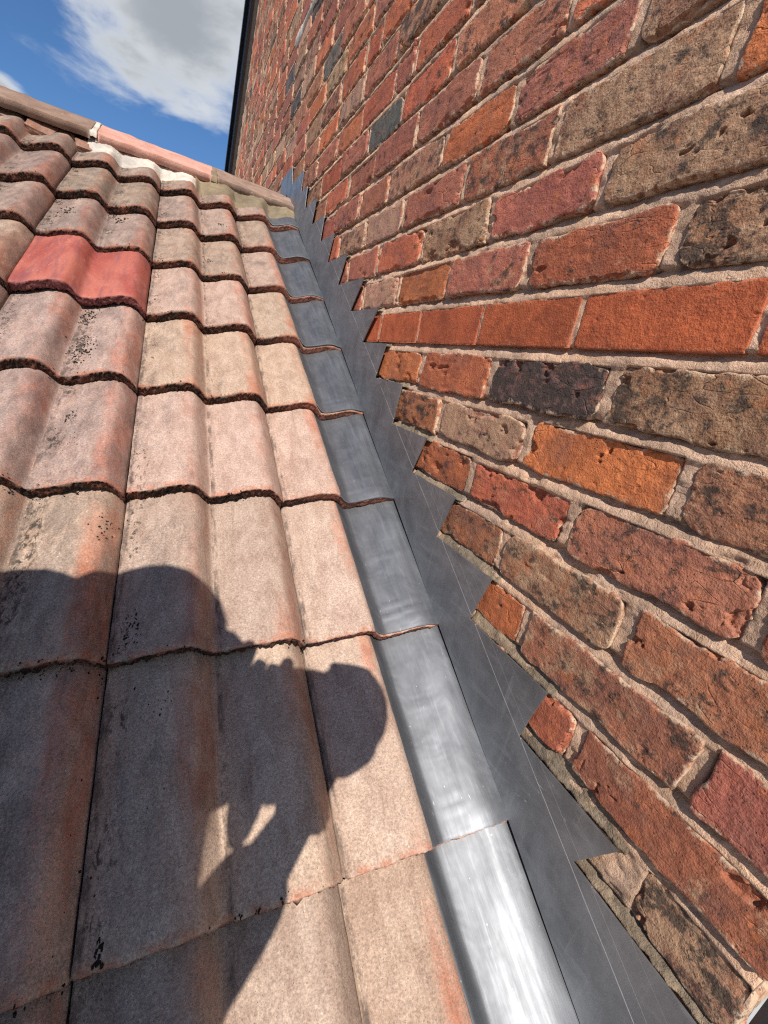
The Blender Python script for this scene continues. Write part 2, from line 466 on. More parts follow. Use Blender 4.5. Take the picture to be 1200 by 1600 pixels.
def mat_ridge(name, a, bcol, g):
    m, t, b = material(name)
    c = objcoord(t, False)
    n = t.noise(c, 14, 6, 0.65, 0.6)
    col = t.mix(t.ramp(n, 0.35, 0.65), a, bcol)
    col = t.mix(t.math('MULTIPLY', t.ramp(t.noise(c, 34, 6, 0.72, 0.5), 0.52, 0.68), g), col, (0.20, 0.165, 0.13))
    col = t.mix(t.math('MULTIPLY', t.ramp(t.noise(c, 60, 4, 0.7), 0.66, 0.74), 0.6), col, (0.62, 0.55, 0.48))
    f = t.noise(c, 420, 3, 0.7)
    col = t.mix(0.6, col, t.mix(1.0, col, t.mix(f, (0.45, 0.45, 0.45), (1.55, 1.55, 1.55)), 'MULTIPLY'))
    t.link(col, b.inputs['Base Color'])
    t.link(t.bump(t.math('ADD', f, t.noise(c, 90, 5, 0.7)), 0.7, 0.003), b.inputs['Normal'])
    return m


M_BRICK = mat_brick()
M_MORTAR = mat_mortar()
M_POINT = mat_mortar('grey_pointing', (0.17, 0.125, 0.085), (0.36, 0.27, 0.185), (0.05, 0.04, 0.028), 1.0)
M_TILE = mat_tile(False)
M_RED = mat_tile(True)
M_SOAK = mat_lead('dressed_lead')
M_STEP = mat_lead('stepped_lead', True, (0.27, 0.278, 0.29))
M_BLACK = mat_plain('black_gloss_plastic', (0.012, 0.013, 0.018), 0.3, 0.2, 6, 0, 0.5, 0.05)
M_SOFFIT = mat_plain('grey_soffit_board', (0.16, 0.145, 0.135), 0.7)
M_RIDGE_OLD = mat_ridge('mossy_ridge_clay', (0.20, 0.125, 0.09), (0.29, 0.19, 0.14), 0.8)
M_RIDGE_NEW = mat_ridge('pink_ridge_clay', (0.46, 0.225, 0.17), (0.56, 0.32, 0.25), 0.15)
M_RIDGE_END = mat_ridge('stained_ridge_clay', (0.21, 0.14, 0.105), (0.33, 0.215, 0.16), 0.8)
M_WHITE_MORTAR = mat_mortar('white_bedding_mortar', (0.44, 0.38, 0.32), (0.60, 0.54, 0.47), (0.30, 0.26, 0.21), 0.7)
M_BROWN_MORTAR = mat_mortar('fresh_brown_mortar', (0.19, 0.142, 0.088), (0.27, 0.21, 0.135), (0.10, 0.075, 0.05), 0.6)
M_MOSS = mat_plain('dry_black_moss', (0.036, 0.029, 0.021), 1.0, 0.6, 300, 0, 0.1, 0.8)

# ------------------------------------------------------------------ ground far below
PITCH = math.radians(30.873)
CZ = -0.7612                       # crease height at y = 0
S0, G = 0.1356, 0.32608            # first nose up the slope, gauge
bm = bmesh.new()
bmesh.ops.create_grid(bm, x_segments=8, y_segments=8, size=900)
M_GROUND = mat_plain('pale_concrete_yard', (0.42, 0.42, 0.40), 0.9, 0.2, 2.5)
ground = link('ground', bm_mesh('ground', bm), M_GROUND, None, (0, 0, -4.2), 'structure')

# ------------------------------------------------------------------ brick wall
H = 0.09
YC = -0.165                        # near arris of the wall
wall = empty('brick_wall', 'tall old red brick gable wall with sandy mortar rising beside the tiled roof', 'wall')

TINT = {'O': (0.43, 0.138, 0.058), 'R': (0.41, 0.128, 0.066), 'P': (0.325, 0.118, 0.078), 'T': (0.285, 0.150, 0.092),
        'Y': (0.31, 0.185, 0.100), 'D': (0.125, 0.080, 0.068), 'G': (0.115, 0.112, 0.105), 'B': (0.335, 0.142, 0.080),
        'K': (0.40, 0.225, 0.160), 'F': (0.385, 0.105, 0.045)}
LIME = {'O': 0.05, 'R': 0.22, 'P': 0.28, 'T': 0.60, 'Y': 0.70, 'D': 0.30, 'G': 0.1, 'B': 0.42, 'K': 0.62, 'F': 0.0}
SOOT = {'O': 0.10, 'R': 0.42, 'P': 0.46, 'T': 0.62, 'Y': 0.62, 'D': 0.80, 'G': 0.6, 'B': 0.60, 'K': 0.45, 'F': 0.0}
# measured head joints (metres along the wall), and the kind of the brick before each joint, then after the last
COURSES = {
    -7: ([-0.045, 0.16], 'TBB'), -6: ([0.072], 'BR'), -5: ([-0.052, 0.211], 'PBO'), -4: ([0.068, 0.304], 'BTB'),
    -3: ([0.194, 0.431], 'BRR'), -2: ([0.068, 0.319, 0.578], 'TOKB'), -1: ([0.200, 0.445, 0.700], 'TDRO'),
    0: ([0.059, 0.286, 0.516, 0.748, 0.970], 'FFFFFF'), 1: ([0.179, 0.424, 0.662, 0.902], 'TRPOK'),
    2: ([0.315, 0.561, 0.808, 1.068], 'YPTRP'), 3: ([0.185, 0.436, 0.680, 0.947, 1.197], 'OTBPKK'),
    4: ([0.332, 0.566, 0.795, 1.074, 1.294], 'TPOTPP'), 5: ([0.471, 0.700, 0.949, 1.210], 'RBPPP'),
    6: ([0.830, 1.081, 1.312], 'BRGP')}


def verge_z(y):
    # wall top line: near slope up to the apex, far slope down (the dark barge board)
    return 4.36 - 1.06 * abs(y - 2.83) if y > 2.83 else 4.36 - 0.75 * (2.83 - y)


def crease_z(y):
    return CZ + math.tan(PITCH) * (y if y < 2.45 else 4.9 - y)


Y_FAR = 7.2
bricks = []                        # (y0, y1, z0, z1, kind, area in pixels)
rng = random.Random(11)
for k in range(-12, 46):
    z0 = k * H + 0.0088; z1 = (k + 1) * H - 0.0082
    js, kinds = COURSES.get(k, ([], ''))
    js = list(js); kinds = list(kinds)
    if not js:
        js = [YC + (0.245 if k % 2 else 0.125) + rng.uniform(-0.02, 0.02)]
        kinds = [rng.choices('ORPTYDGBK', (2, 5, 5, 3, 1, 1, 0.6, 5, 2))[0]]
    while js[0] - YC > 0.27:
        js.insert(0, js[0] - rng.uniform(0.236, 0.25)); kinds.insert(0, rng.choice('RPTB'))
    while js[-1] < Y_FAR:
        js.append(js[-1] + (rng.uniform(0.234, 0.252) if rng.random() > 0.10 or k in COURSES else rng.uniform(0.112, 0.125)))
    while len(kinds) < len(js) + 1:
        kinds.append('F' if k == 0 and len(kinds) < 9 else rng.choices('ORPTYDGBK', (0.7, 6, 6, 2.5, 0.3, 0.5, 0.35, 6, 1.5))[0])
    edges = [YC - 0.005] + js
    for i in range(len(edges) - 1):
        fair = kinds[i] == 'F'
        hj = (0.0015 if i == 3 else 0.0042) if fair else rng.uniform(0.0055, 0.0085)
        y0 = edges[i] + (hj if i else 0.005); y1 = edges[i + 1] - hj
        if y1 - y0 < 0.035:
            continue
        if z0 < crease_z(y0) + 0.02 and z1 < crease_z(y1) + 0.02 and k > -9:
            continue
        if k == -7 and y0 > -0.05:
            continue
        if z1 > verge_z(y1) - 0.05 or z1 > verge_z(y0) - 0.05:
            continue
        jz = (0.0, 0.0) if fair else (rng.uniform(-0.003, 0.002), rng.uniform(-0.002, 0.003))
        za, zb = (z0 + 0.001, z1 - 0.001) if fair else (z0 + jz[0], z1 + jz[1])
        pp = proj(np.array([[0, y0, za], [0, y1, za], [0, y1, zb], [0, y0, zb]]))
        if pp[:, 2].min() < 0.02:
            area = 0.0
        else:
            xs, ys = pp[:, 0], pp[:, 1]
            area = 0.5 * abs(np.dot(xs, np.roll(ys, 1)) - np.dot(ys, np.roll(xs, 1)))
            if xs.max() < 0 or xs.min() > 1200 or ys.max() < 0 or ys.min() > 1600:
                area = 0.0
        hidden = zb < crease_z(y0) + 0.16       # behind the stepped lead
        bricks.append([y0, y1, za, zb, kinds[i], 0.0 if hidden and zb < crease_z(y0) + 0.10 else area, k, pp])


def brick_arrays(b, seed):
    y0, y1, za, zb, kind, area, k, pp = b
    r = np.random.RandomState(seed)
    fair = kind == 'F'
    L, Hh = y1 - y0, zb - za
    if area > 0:
        pl = math.hypot(pp[0, 0] - pp[1, 0], pp[0, 1] - pp[1, 1]) * 0.64
        ph = math.hypot(pp[0, 0] - pp[3, 0], pp[0, 1] - pp[3, 1]) * 0.64
    else:
        pl = ph = 0
    nu = int(np.clip(pl / 1.3, 7, 130)); nv = int(np.clip(ph / 1.3, 5, 90))
    tu = np.linspace(0, 1, nu); tv = np.linspace(0, 1, nv)
    tu = 0.55 * tu + 0.45 * (0.5 - 0.5 * np.cos(np.pi * tu)); tv = 0.55 * tv + 0.45 * (0.5 - 0.5 * np.cos(np.pi * tv))
    U, V = np.meshgrid(tu, tv, indexing='ij')
    ox, oz = r.uniform(0, 900, 2)
    amp = 0.0004 if fair else r.uniform(0.0045, 0.0100)
    yy, zz = U * L, V * Hh
    eL = amp * fbm(zz * 26 + ox, 0.3 + zz * 0, 0, seed, 3, 0.5); eR = amp * fbm(zz * 26 + oz, 5.3 + zz * 0, 0, seed + 1, 3, 0.5)
    eB = amp * fbm(yy * 20 + ox, 9.3 + zz * 0, 0, seed + 2, 4, 0.48); eT = amp * fbm(yy * 20 + oz, 7.1 + zz * 0, 0, seed + 3, 4, 0.48)
    rc = 0.0008 if fair else r.uniform(0.001, 0.008)
    cor = lambda d: rc * np.exp(-d / 0.006)
    eL += cor(zz) + cor(Hh - zz); eR -= cor(zz) + cor(Hh - zz)
    eB += cor(yy) + cor(L - yy); eT -= cor(yy) + cor(L - yy)
    Y = yy + eL * (1 - U) + eR * U
    Z = zz + eB * (1 - V) + eT * V
    d = np.minimum(np.minimum(yy, L - yy), np.minimum(zz, Hh - zz))
    proud = 0.0020 if fair else r.uniform(-0.0005, 0.0070)
    tilt = (0, 0) if fair else r.uniform(-0.0015, 0.0015, 2)
    X = -proud + tilt[0] * (U - .5) * 2 + tilt[1] * (V - .5) * 2
    chip = np.zeros_like(X)
    if fair:
        X = X + 0.0012 * np.exp(-d / 0.0012) + 0.00045 * fbm((Y + ox) * 260, (Z + oz) * 260, 0, seed + 5, 3) + 0.0012 * sstep(vnoise((Y + ox) * 85, (Z + oz) * 85, 0, seed + 7), 0.86, 0.95)
    else:
        X = X + 0.0020 * np.exp(-d / 0.0014)
        X = X + 0.0008 * fbm((Y + ox) * 12, (Z + oz) * 18, 0, seed + 5, 4, 0.55) + 0.0010 * fbm((Y + ox) * 120, (Z + oz) * 130, 0, seed + 6, 3, 0.65)
        n = fbm((Y + ox) * 24, (Z + oz) * 32, 0, seed + 8, 4, 0.6)
        chip = sstep(n + 0.52 * np.exp(-d / 0.006), 0.50, 0.55) * (r.uniform() < 0.8)
        X = X + chip * (0.0052 + 0.0020 * fbm((Y + ox) * 200, (Z + oz) * 200, 0, seed + 9, 2))
        g = fbm((Y + ox) * 16, (Z + oz) * 95, 0, seed + 10, 3)          # drag lines
        X = X + 0.0010 * sstep(g, 0.36, 0.5) * (r.uniform() < 0.35)
        pitn = vnoise((Y + ox) * 130, (Z + oz) * 130, 0, seed + 12)
        X = X + 0.0016 * sstep(pitn, 0.87, 0.95)
    # skirts going back into the wall
    back = 0.02
    P = np.stack([X, Y, Z], -1)
    P = np.pad(P, ((2, 2), (2, 2), (0, 0)), mode='edge')      # doubled rim keeps the arris sharp
    P[0, :, 0] = P[:, 0, 0] = P[:, -1, 0] = back
    P[-1, :, 0] = back
    if abs(y0 - YC) < 0.012:
        P[0, :, 0] = 0.087
    dd = np.pad(d, 2, mode='constant'); ch = np.pad(chip, 2, mode='edge')
    n = P.shape[0] * P.shape[1]
    verts = P.reshape(-1, 3) - np.array([0, L / 2, Hh / 2])
    quads = grid_quads(P.shape[0], P.shape[1], 0, True)
    fl = np.ones((P.shape[0] - 1, P.shape[1] - 1), dtype=bool); fl[2:-2, 2:-2] = False
    fl = fl.ravel()
    tint = np.array(TINT[kind]) * r.uniform(0.82, 1.18) * (1 + r.uniform(-0.07, 0.07, 3))
    if fair:
        tint = np.array(TINT['F']) * r.uniform(0.88, 1.08) * (1 + r.uniform(-0.05, 0.05, 3))
    A = {'tint': np.tile(np.append(tint, 1.0), (n, 1)), 'edge': dd.ravel(), 'chip': ch.ravel(),
         'lime': np.full(n, np.clip(LIME[kind] + (0 if fair else r.uniform(-0.15, 0.15)), 0, 1)),
         'soot': np.full(n, np.clip(SOOT[kind] + (0 if fair else r.uniform(-0.15, 0.15)), 0, 1)),
         'fair': np.full(n, 1.0 if fair else 0.0), 'rnd': np.full(n, r.uniform(0, 1))}
    return verts, quads, A, (0, y0 + L / 2, za + Hh / 2), fl


bricks.sort(key=lambda b: -b[5])
rest_v, rest_q, rest_a, rest_f, off = [], [], {}, [], 0
for i, b in enumerate(bricks):
    v, q, A, loc, fl = brick_arrays(b, 1000 + i * 31)
    if i < 300 and b[5] > 0:
        o = link('brick', mesh_np('brick', v, q, A, True, fl), M_BRICK, wall, loc)
        if b[4] == 'F':
            o['label'] = 'smooth new orange red facing brick'
    else:
        rest_v.append(v + np.array(loc)); rest_q.append(q + off); rest_f.append(fl); off += len(v)
        for kk, a in A.items():
            rest_a.setdefault(kk, []).append(a)
rest = link('brickwork', mesh_np('brickwork', np.concatenate(rest_v), np.concatenate(rest_q), {kk: np.concatenate(a) for kk, a in rest_a.items()}, True, np.concatenate(rest_f)), M_BRICK, wall)
rest['kind'] = 'stuff'

# mortar: one bed behind and between the bricks, struck back under each brick and flush on the one below
ys = [YC + 0.003]
while ys[-1] < Y_FAR:
    y = max(ys[-1], 0)
    ys.append(ys[-1] + 0.0026 * (1 + (y / 0.7) ** 1.6))
ys = np.array(ys)
zs = []
for k in range(-10, 44):
    fine = -8 <= k <= 8
    a = k * H
    if fine:
        zs += list(a + np.linspace(-0.0135, 0.0135, 12)) + list(a + 0.0135 + np.linspace(0, 0.063, 18)[1:-1])
    else:
        zs += list(a + np.linspace(-0.0125, 0.0125, 6)) + [a + 0.03, a + 0.05, a + 0.07]
zs = np.array(sorted(zs))
Yg, Zg = np.meshgrid(ys, zs, indexing='ij')
kk = np.round(Zg / H); tz = np.clip((Zg - kk * H) / 0.020 + 0.5, 0, 1)
inbed = np.abs(Zg - kk * H) < 0.0125
rec = np.where(inbed, -0.0016 + 0.0105 * tz ** 2.0, 0.0002)
head = np.ones(Yg.shape, dtype=bool)
kc = np.floor(zs / H).astype(int)
for b_ in bricks:
    if b_[0] > 3.2:
        continue
    rows = np.where((kc == b_[6]) & (zs > b_[2] + 0.004) & (zs < b_[3] - 0.004))[0]
    cols = np.where((ys > b_[0] + 0.004) & (ys < b_[1] - 0.004))[0]
    if len(rows) and len(cols):
        head[cols[0]:cols[-1] + 1, rows[0]:rows[-1] + 1] = False
rec = np.where(~head, 0.012, rec)
rec = rec + 0.0034 * fbm(Yg * 30, Zg * 70, 0, 5, 5, 0.66) + 0.0017 * fbm(Yg * 95, Zg * 120, 0, 9, 3, 0.55)
rec = rec + 0.004 * sstep(fbm(Yg * 14, Zg * 40, 0, 77, 4, 0.6), 0.30, 0.5)
rec = np.maximum(rec, -0.0030)
Xg = rec
P = np.stack([Xg, Yg, Zg], -1)
P = np.concatenate([P[:1] * 1.0, P], 0); P[0, :, 0] = 0.088
qs = grid_quads(P.shape[0], P.shape[1], 0, True)
ctr = P.reshape(-1, 3)[qs].mean(1)
keep = np.array([zc < verge_z(yc) - 0.03 for yc, zc in ctr[:, 1:]])
mortar = link('mortar', mesh_np('mortar', P.reshape(-1, 3), qs[keep]), M_MORTAR, wall)

# body of the wall behind the facework, with the gable outline
bm = bmesh.new()
outl = [(YC + 0.02, -4.2), (YC + 0.02, verge_z(YC) - 0.02), (2.83, 4.33), (Y_FAR, verge_z(Y_FAR) - 0.02), (Y_FAR, -4.2)]
fa = [bm.verts.new((0.03, y, z)) for y, z in outl]; fb = [bm.verts.new((0.34, y, z)) for y, z in outl]
bm.faces.new(fa); bm.faces.new(fb[::-1])
for i in range(len(outl)):
    j = (i + 1) % len(outl)
    bm.faces.new([fa[i], fb[i], fb[j], fa[j]])
link('wall_core', bm_mesh('wall_core', bm), M_MORTAR, wall)

# pale cement patch smeared high on the wall
n_ = 60
Yg, Tg = np.meshgrid(np.linspace(2.18, 2.66, n_), np.linspace(0, 1, 9), indexing='ij')
wd = 0.055 * (0.8 + 0.5 * fbm(Yg * 9, Yg * 0, 0, 3, 4))
Zg2 = 1.435 + 0.01 * fbm(Yg * 7, Yg * 0 + 4, 0, 6, 3) + (Tg - 0.5) * wd
P = np.stack([-0.010 + 0.004 * fbm(Yg * 40, Zg2 * 40, 0, 8, 4) + 0.02 * np.abs(Tg - 0.5) ** 2, Yg, Zg2], -1)
P = np.pad(P, ((1, 1), (1, 1), (0, 0)), mode='edge'); P[0, :, 0] = P[-1, :, 0] = 0.01; P[:, 0, 0] = P[:, -1, 0] = 0.01
link('cement_patch', mesh_np('cement_patch', P.reshape(-1, 3), grid_quads(P.shape[0], P.shape[1], 0, True)), M_WHITE_MORTAR, wall)

# ------------------------------------------------------------------ barge board of the gable
barge = empty('barge_board', 'dark barge board and soffit along the sloping far edge of the brick gable', 'barge board')


def prism(prof, path, name, mat, parent):
    # prof: offsets (x, n) swept along path points (y, z)
    bm = bmesh.new(); rings = []
    for (y, z, ny, nz) in path:
        rings.append([bm.verts.new((px, y + ny * pn, z + nz * pn)) for px, pn in prof])
    for a, b2 in zip(rings, rings[1:]):
        for i in range(len(prof)):
            j = (i + 1) % len(prof)
            bm.faces.new([a[i], a[j], b2[j], b2[i]])
    bm.faces.new(rings[0]); bm.faces.new(rings[-1][::-1])
    return link(name, bm_mesh(name, bm), mat, parent)


def slope_path(y0, y1, sgn):
    a = 1.06 if sgn > 0 else -0.75
    ln = math.hypot(1, a)
    return [(y0, verge_z(y0), a / ln if sgn > 0 else a / ln, 1 / ln), (y1, verge_z(y1), a / ln, 1 / ln)]


for y0, y1, sg in ((2.83, 7.6, 1), (-0.5, 2.83, -1)):
    pth = slope_path(y0, y1, sg)
    prism([(-0.055, -0.02), (-0.03, -0.02), (-0.03, 0.15), (-0.055, 0.15)], pth, 'board', M_BLACK, barge)
    prism([(-0.029, -0.012), (0.02, -0.012), (0.02, 0.0), (-0.029, 0.0)], pth, 'soffit', M_SOFFIT, barge)
    prism([(-0.085, 0.130), (-0.029, 0.152), (0.40, 0.152), (0.40, 0.19), (-0.085, 0.19)], pth, 'verge_capping', M_BLACK, barge)

# ------------------------------------------------------------------ window in the reveal at the near end of the wall
win = empty('window', 'pale window with thin black frame at the near end of the brick wall', 'window', None, (0.09, YC, -1.2))
bm = bmesh.new()
bmesh.ops.create_cube(bm, size=1, matrix=Matrix.Translation((0.006, -0.012, 0.9)) @ Matrix.Diagonal((0.014, 0.024, 1.8, 1)))
link('frame', bm_mesh('frame', bm), M_BLACK, win)
M_GLASS, tg, bg_ = material('pale_obscured_glass')
bg_.inputs['Base Color'].default_value = (0.42, 0.48, 0.46, 1); bg_.inputs['Roughness'].default_value = 0.15
bm = bmesh.new()
bmesh.ops.create_cube(bm, size=1, matrix=Matrix.Translation((0.008, -0.43, 0.9)) @ Matrix.Diagonal((0.012, 0.81, 1.8, 1)))
link('pane', bm_mesh('pane', bm), M_GLASS, win)

# ------------------------------------------------------------------ tiled roof
roof = empty('tiled_roof', 'weathered salmon concrete pantile roof sloping up to the ridge beside the brick wall', 'roof', None, (0, 0, CZ), (PITCH, 0, 0))
PW = 0.1475; AMP = 0.033; HOFF = 0.018
SEAM = [0.0, -0.279, -0.574, -0.869, -1.164, -1.459, -1.754, -2.049]


def wave(phi):
    # one roll: a slow rise from the foot to the crest, then a steep lee side down to a sharp foot
    f = phi - np.floor(phi)
    hi = 0.745
    up = np.clip((f + 0.02) / (hi + 0.02), 0, 1)
    up = (0.5 - 0.5 * np.cos(np.pi * up)) ** 0.92
    t = np.clip((f - hi) / (1 - hi), 0, 1)
    return np.where(f <= hi, up, 0.003 + 0.997 * np.cos(np.pi / 2 * t) ** 1.25)


def flat_end(x, h):
    # the last roll is cut and runs out level against the wall
    w = sstep(x, -0.085, -0.004)
    return h * (1 - w) + 0.006 * w


def roof_h(x):
    x = np.asarray(x)
    return flat_end(x, AMP * wave((x - SEAM[1]) / PW) - HOFF)


SEAMGAP = (0.0, 0.0, 0.0012, 0.003)


def make_tile(c, k, seed, red=False):
    x0, x1 = SEAM[c + 1], SEAM[c]
    s0 = S0 + k * G
    length = G + 0.055 if k < 7 else 0.30
    r = np.random.RandomState(seed)
    near = k <= 3 and c <= 3
    nx = 96 if near else 56
    ny = (80 if k <= 2 else 52) if near else 30
    xl = np.linspace(0.0010, (x1 - x0) - SEAMGAP[min(c, 3)], nx)
    if c == 0:
        xl = np.linspace(0.0025, x1 - x0 - 0.004, nx)
    sl = np.linspace(0, 1, ny) ** 1.25 * length
    Xl, Sl = np.meshgrid(xl, sl, indexing='ij')
    ox, oy = r.uniform(0, 800, 2)
    phi = (Xl + x0 - SEAM[1]) / PW
    h = flat_end(Xl + x0, AMP * wave(phi) * r.uniform(0.95, 1.05) - HOFF) - 0.030 * Sl / G
    h = h + 0.0010 * fbm((Xl + ox) * 24, (Sl + oy) * 14, 0, seed, 4) + 0.0005 * fbm((Xl + ox) * 190, (Sl + oy) * 190, 0, seed + 3, 2)
    if c != 0:
        dr = (x1 - x0 - SEAMGAP[min(c, 3)]) - Xl
        h = h - 0.003 * np.exp(-dr / 0.003)
    h = h - 0.004 * np.exp(-Sl / 0.004)
    sn = 0.0034 * fbm((Xl + ox) * 55, 3.3 + Xl * 0, 0, seed + 7, 5, 0.66)          # ragged nose line
    S = Sl + sn * np.exp(-Sl / 0.02)
    Xo = Xl + 0.0010 * fbm((Sl + oy) * 40, Xl * 0 + 1.7, 0, seed + 8, 4, 0.6) * (np.exp(-Xl / 0.012) + np.exp(-(xl[-1] - Xl) / 0.012))
    P = np.stack([Xo, S, h], -1)
    # nose: rows going down, rough and mossy
    th = (0.025 if k > 1 else 0.020) * r.uniform(0.92, 1.1)
    rows = []
    for q in (1.0, 0.8, 0.6, 0.4, 0.2):
        row = P[:, 0, :].copy()
        row[:, 2] -= th * q
        rough = (0.0085 if c else 0.0040) * fbm((xl + ox) * 190, q * 9.1 + oy + xl * 0, 0, seed + 20, 4, 0.7)
        row[:, 1] += 0.0010 + rough + 0.004 * max(0, q - 0.75) * 4
        row[:, 2] += rough * 0.6
        rows.append(row)
    P = np.concatenate([np.stack(rows, 1), P], 1)
    nosef = np.zeros(P.shape[:2]); nosef[:, :5] = 1.0; nosef[:, 5] = 0.5
    P = np.pad(P, ((1, 1), (0, 1), (0, 0)), mode='edge')
    nosef = np.pad(nosef, ((1, 1), (0, 1)), mode='edge')
    P[0, :, 2] -= 0.018; P[-1, :, 2] -= 0.022; P[:, -1, 2] -= 0.02
    nosef[-1, :] = np.maximum(nosef[-1, :], 0.35)
    n = P.shape[0] * P.shape[1]
    ph = ((P[..., 0] + x0 - SEAM[1]) / PW); ph = ph - np.floor(ph)
    rt = sstep(P[..., 0] + x0, -0.72, -0.30)
    rt = rt * (1 - 0.65 * sstep(k, 2.5, 6.0))
    tone = r.uniform(0.90, 1.08)
    grey = 1 - 0.20 * float(sstep(k, 2.5, 6.0)) - 0.10 * float(sstep(c, 1.5, 3.0)) * float(sstep(k, 1.5, 5.0))
    tint = np.array([tone * grey, tone * grey * r.uniform(0.96, 1.03), tone * grey * r.uniform(0.95, 1.05), 1.0])
    clean = np.maximum(sstep(P[..., 0] + x0, -0.26, -0.15) * 0.95, 0.55 if k < 1 else 0.0)
    A = {'phase': ph.ravel(), 'down': np.clip(P[..., 1], 0, 1).ravel(), 'nose': nosef.ravel(), 'right': rt.ravel(),
         'clean': clean.ravel(), 'rnd': np.full(n, r.uniform(0, 1)), 'tint': np.tile(tint, (n, 1))}
    me = mesh_np('roof_tile', P.reshape(-1, 3), grid_quads(P.shape[0], P.shape[1]), A)
    o = link('roof_tile', me, M_RED if red else M_TILE, roof, (x0, s0 + r.uniform(-0.003, 0.003) * (k > 1), r.uniform(-0.0006, 0.0012)))
    o.rotation_euler = (r.uniform(-0.002, 0.003), r.uniform(-0.004, 0.004), r.uniform(-0.005, 0.005) if k > 0 else 0.0)
    if red:
        o.location.z += 0.006; o.rotation_euler.x = 0.012
        o['label'] = 'newer glossy dark red replacement roof tile'
    return o


seed = 50
for k in range(-1, 8):
    for c in range(7):
        seed += 13
        make_tile(c, k, seed, red=(c == 2 and k == 4))

# boarding under the tiles, both slopes
SR = 2.80                                          # ridge line up the slope
bm = bmesh.new()
w = 9.0
def roofpt(x, s, h):
    return (x, s, h)
v = [bm.verts.new(p) for p in ((-w, -0.16, -0.075), (0.02, -0.16, -0.075), (0.02, SR - 0.03, -0.075), (-w, SR - 0.03, -0.075),
                               (-w, -0.16, -0.16), (0.02, -0.16, -0.16), (0.02, SR - 0.08, -0.16), (-w, SR - 0.08, -0.16))]
for f in ((0, 1, 2, 3), (7, 6, 5, 4), (0, 4, 5, 1), (1, 5, 6, 2), (2, 6, 7, 3), (3, 7, 4, 0)):
    bm.faces.new([v[i] for i in f])
M_FELT = mat_plain('black_roofing_felt', (0.03, 0.028, 0.026), 0.9)
link('roof_felt', bm_mesh('roof_felt', bm), M_FELT, roof)

# moss gathered in the feet of the rolls and at the laps
def tile_surf(x, s):
    k = math.floor((s - S0) / G)
    return float(roof_h(x)) - 0.030 * ((s - S0) - k * G) / G


mv, mf = [], []
rm = random.Random(5)
ICO = bmesh.new(); bmesh.ops.create_icosphere(ICO, subdivisions=1, radius=1)
iv = np.array([v_.co[:] for v_ in ICO.verts]); ifc = np.array([[v_.index for v_ in f.verts] for f in ICO.faces]); ICO.free()


def moss_at(x, s, n, rad, size):
    size *= 0.50
    for _ in range(int(n * 2.2)):
        a = rm.gauss(0, rad * 0.45); b_ = rm.gauss(0, rad)
        xx, s2 = x + a, s + b_
        if not (-2.0 < xx < -0.16):
            continue
        sz = size * rm.uniform(0.35, 1.2)
        v_ = iv * np.array([sz * rm.uniform(0.7, 1.2), sz * rm.uniform(0.8, 1.6), sz * rm.uniform(0.30, 0.6)]) * (1 + 0.25 * np.array([rm.uniform(-1, 1) for _ in range(12)])[:, None])
        mf.append(ifc + sum(len(q) for q in mv)); mv.append(v_ + np.array([xx, s2, tile_surf(xx, s2)]))


for x, s_, n, rad, sz in ((-0.546, 0.512, 26, 0.014, 0.0045), (-0.551, 0.150, 12, 0.006, 0.0045), (-0.683, 0.991, 30, 0.016, 0.0040), (-0.689, 1.219, 40, 0.03, 0.0045),
                          (-0.700, 1.394, 30, 0.025, 0.0045), (-0.596, 0.697, 12, 0.02, 0.003), (-0.565, 0.44, 16, 0.03, 0.004), (-0.384, 0.069, 5, 0.003, 0.003),
                          (-0.397, 0.435, 6, 0.006, 0.003), (-0.315, 0.13, 5, 0.006, 0.003), (-0.36, 0.122, 8, 0.010, 0.003), (-0.511, 0.403, 10, 0.02, 0.003),
                          (-0.249, 2.319, 8, 0.012, 0.005), (-0.356, 2.192, 10, 0.012, 0.006), (-0.658, 0.90, 14, 0.03, 0.003), (-0.533, 0.38, 16, 0.03, 0.0035), (-0.40, 1.55, 10, 0.02, 0.004),
                          (-0.53, 1.60, 14, 0.03, 0.004), (-0.41, 1.90, 10, 0.02, 0.005), (-0.82, 1.95, 16, 0.03, 0.006), (-0.68, 2.02, 14, 0.02, 0.006), (-0.53, 2.25, 10, 0.02, 0.006),
                          (-0.545, 0.25, 30, 0.05, 0.0022), (-0.42, 0.30, 20, 0.04, 0.0018)):
    moss_at(x, s_, n, rad, sz)
for k in range(0, 8):
    for c in range(1, 5):
        for q in range(rm.randint(3, 8)):
            moss_at(SEAM[c + 1] + rm.choice((0.012, 0.02, PW + 0.012)) + rm.gauss(0, 0.006), S0 + k * G + G - rm.uniform(0.0, 0.06), rm.randint(2, 6), 0.010, 0.0026)
        for q in range(10):
            x = rm.uniform(SEAM[c + 1], SEAM[c])
            moss_at(x, S0 + k * G - 0.003, rm.randint(1, 3), 0.004, 0.0030)
link('moss', mesh_np('moss', np.concatenate(mv), np.concatenate(mf), None, False), M_MOSS, roof)['kind'] = 'stuff'

# ------------------------------------------------------------------ ridge
bm_dirs = None


def ridge_section(n=9, leg=0.185, ang=math.radians(28), thick=0.016, rad=0.022):
    # outer line from near lower edge over the apex, in (s, h) roof-local, apex at origin; world slope handled by tilt
    pts = []
    for i in range(n):
        t = -1 + 2 * i / (n - 1)
        pts.append((t * leg * math.cos(ang), -abs(t) * leg * math.sin(ang) + (rad * (1 - abs(t) * 3) * -0.25 if abs(t) < 0.33 else 0)))
    return pts


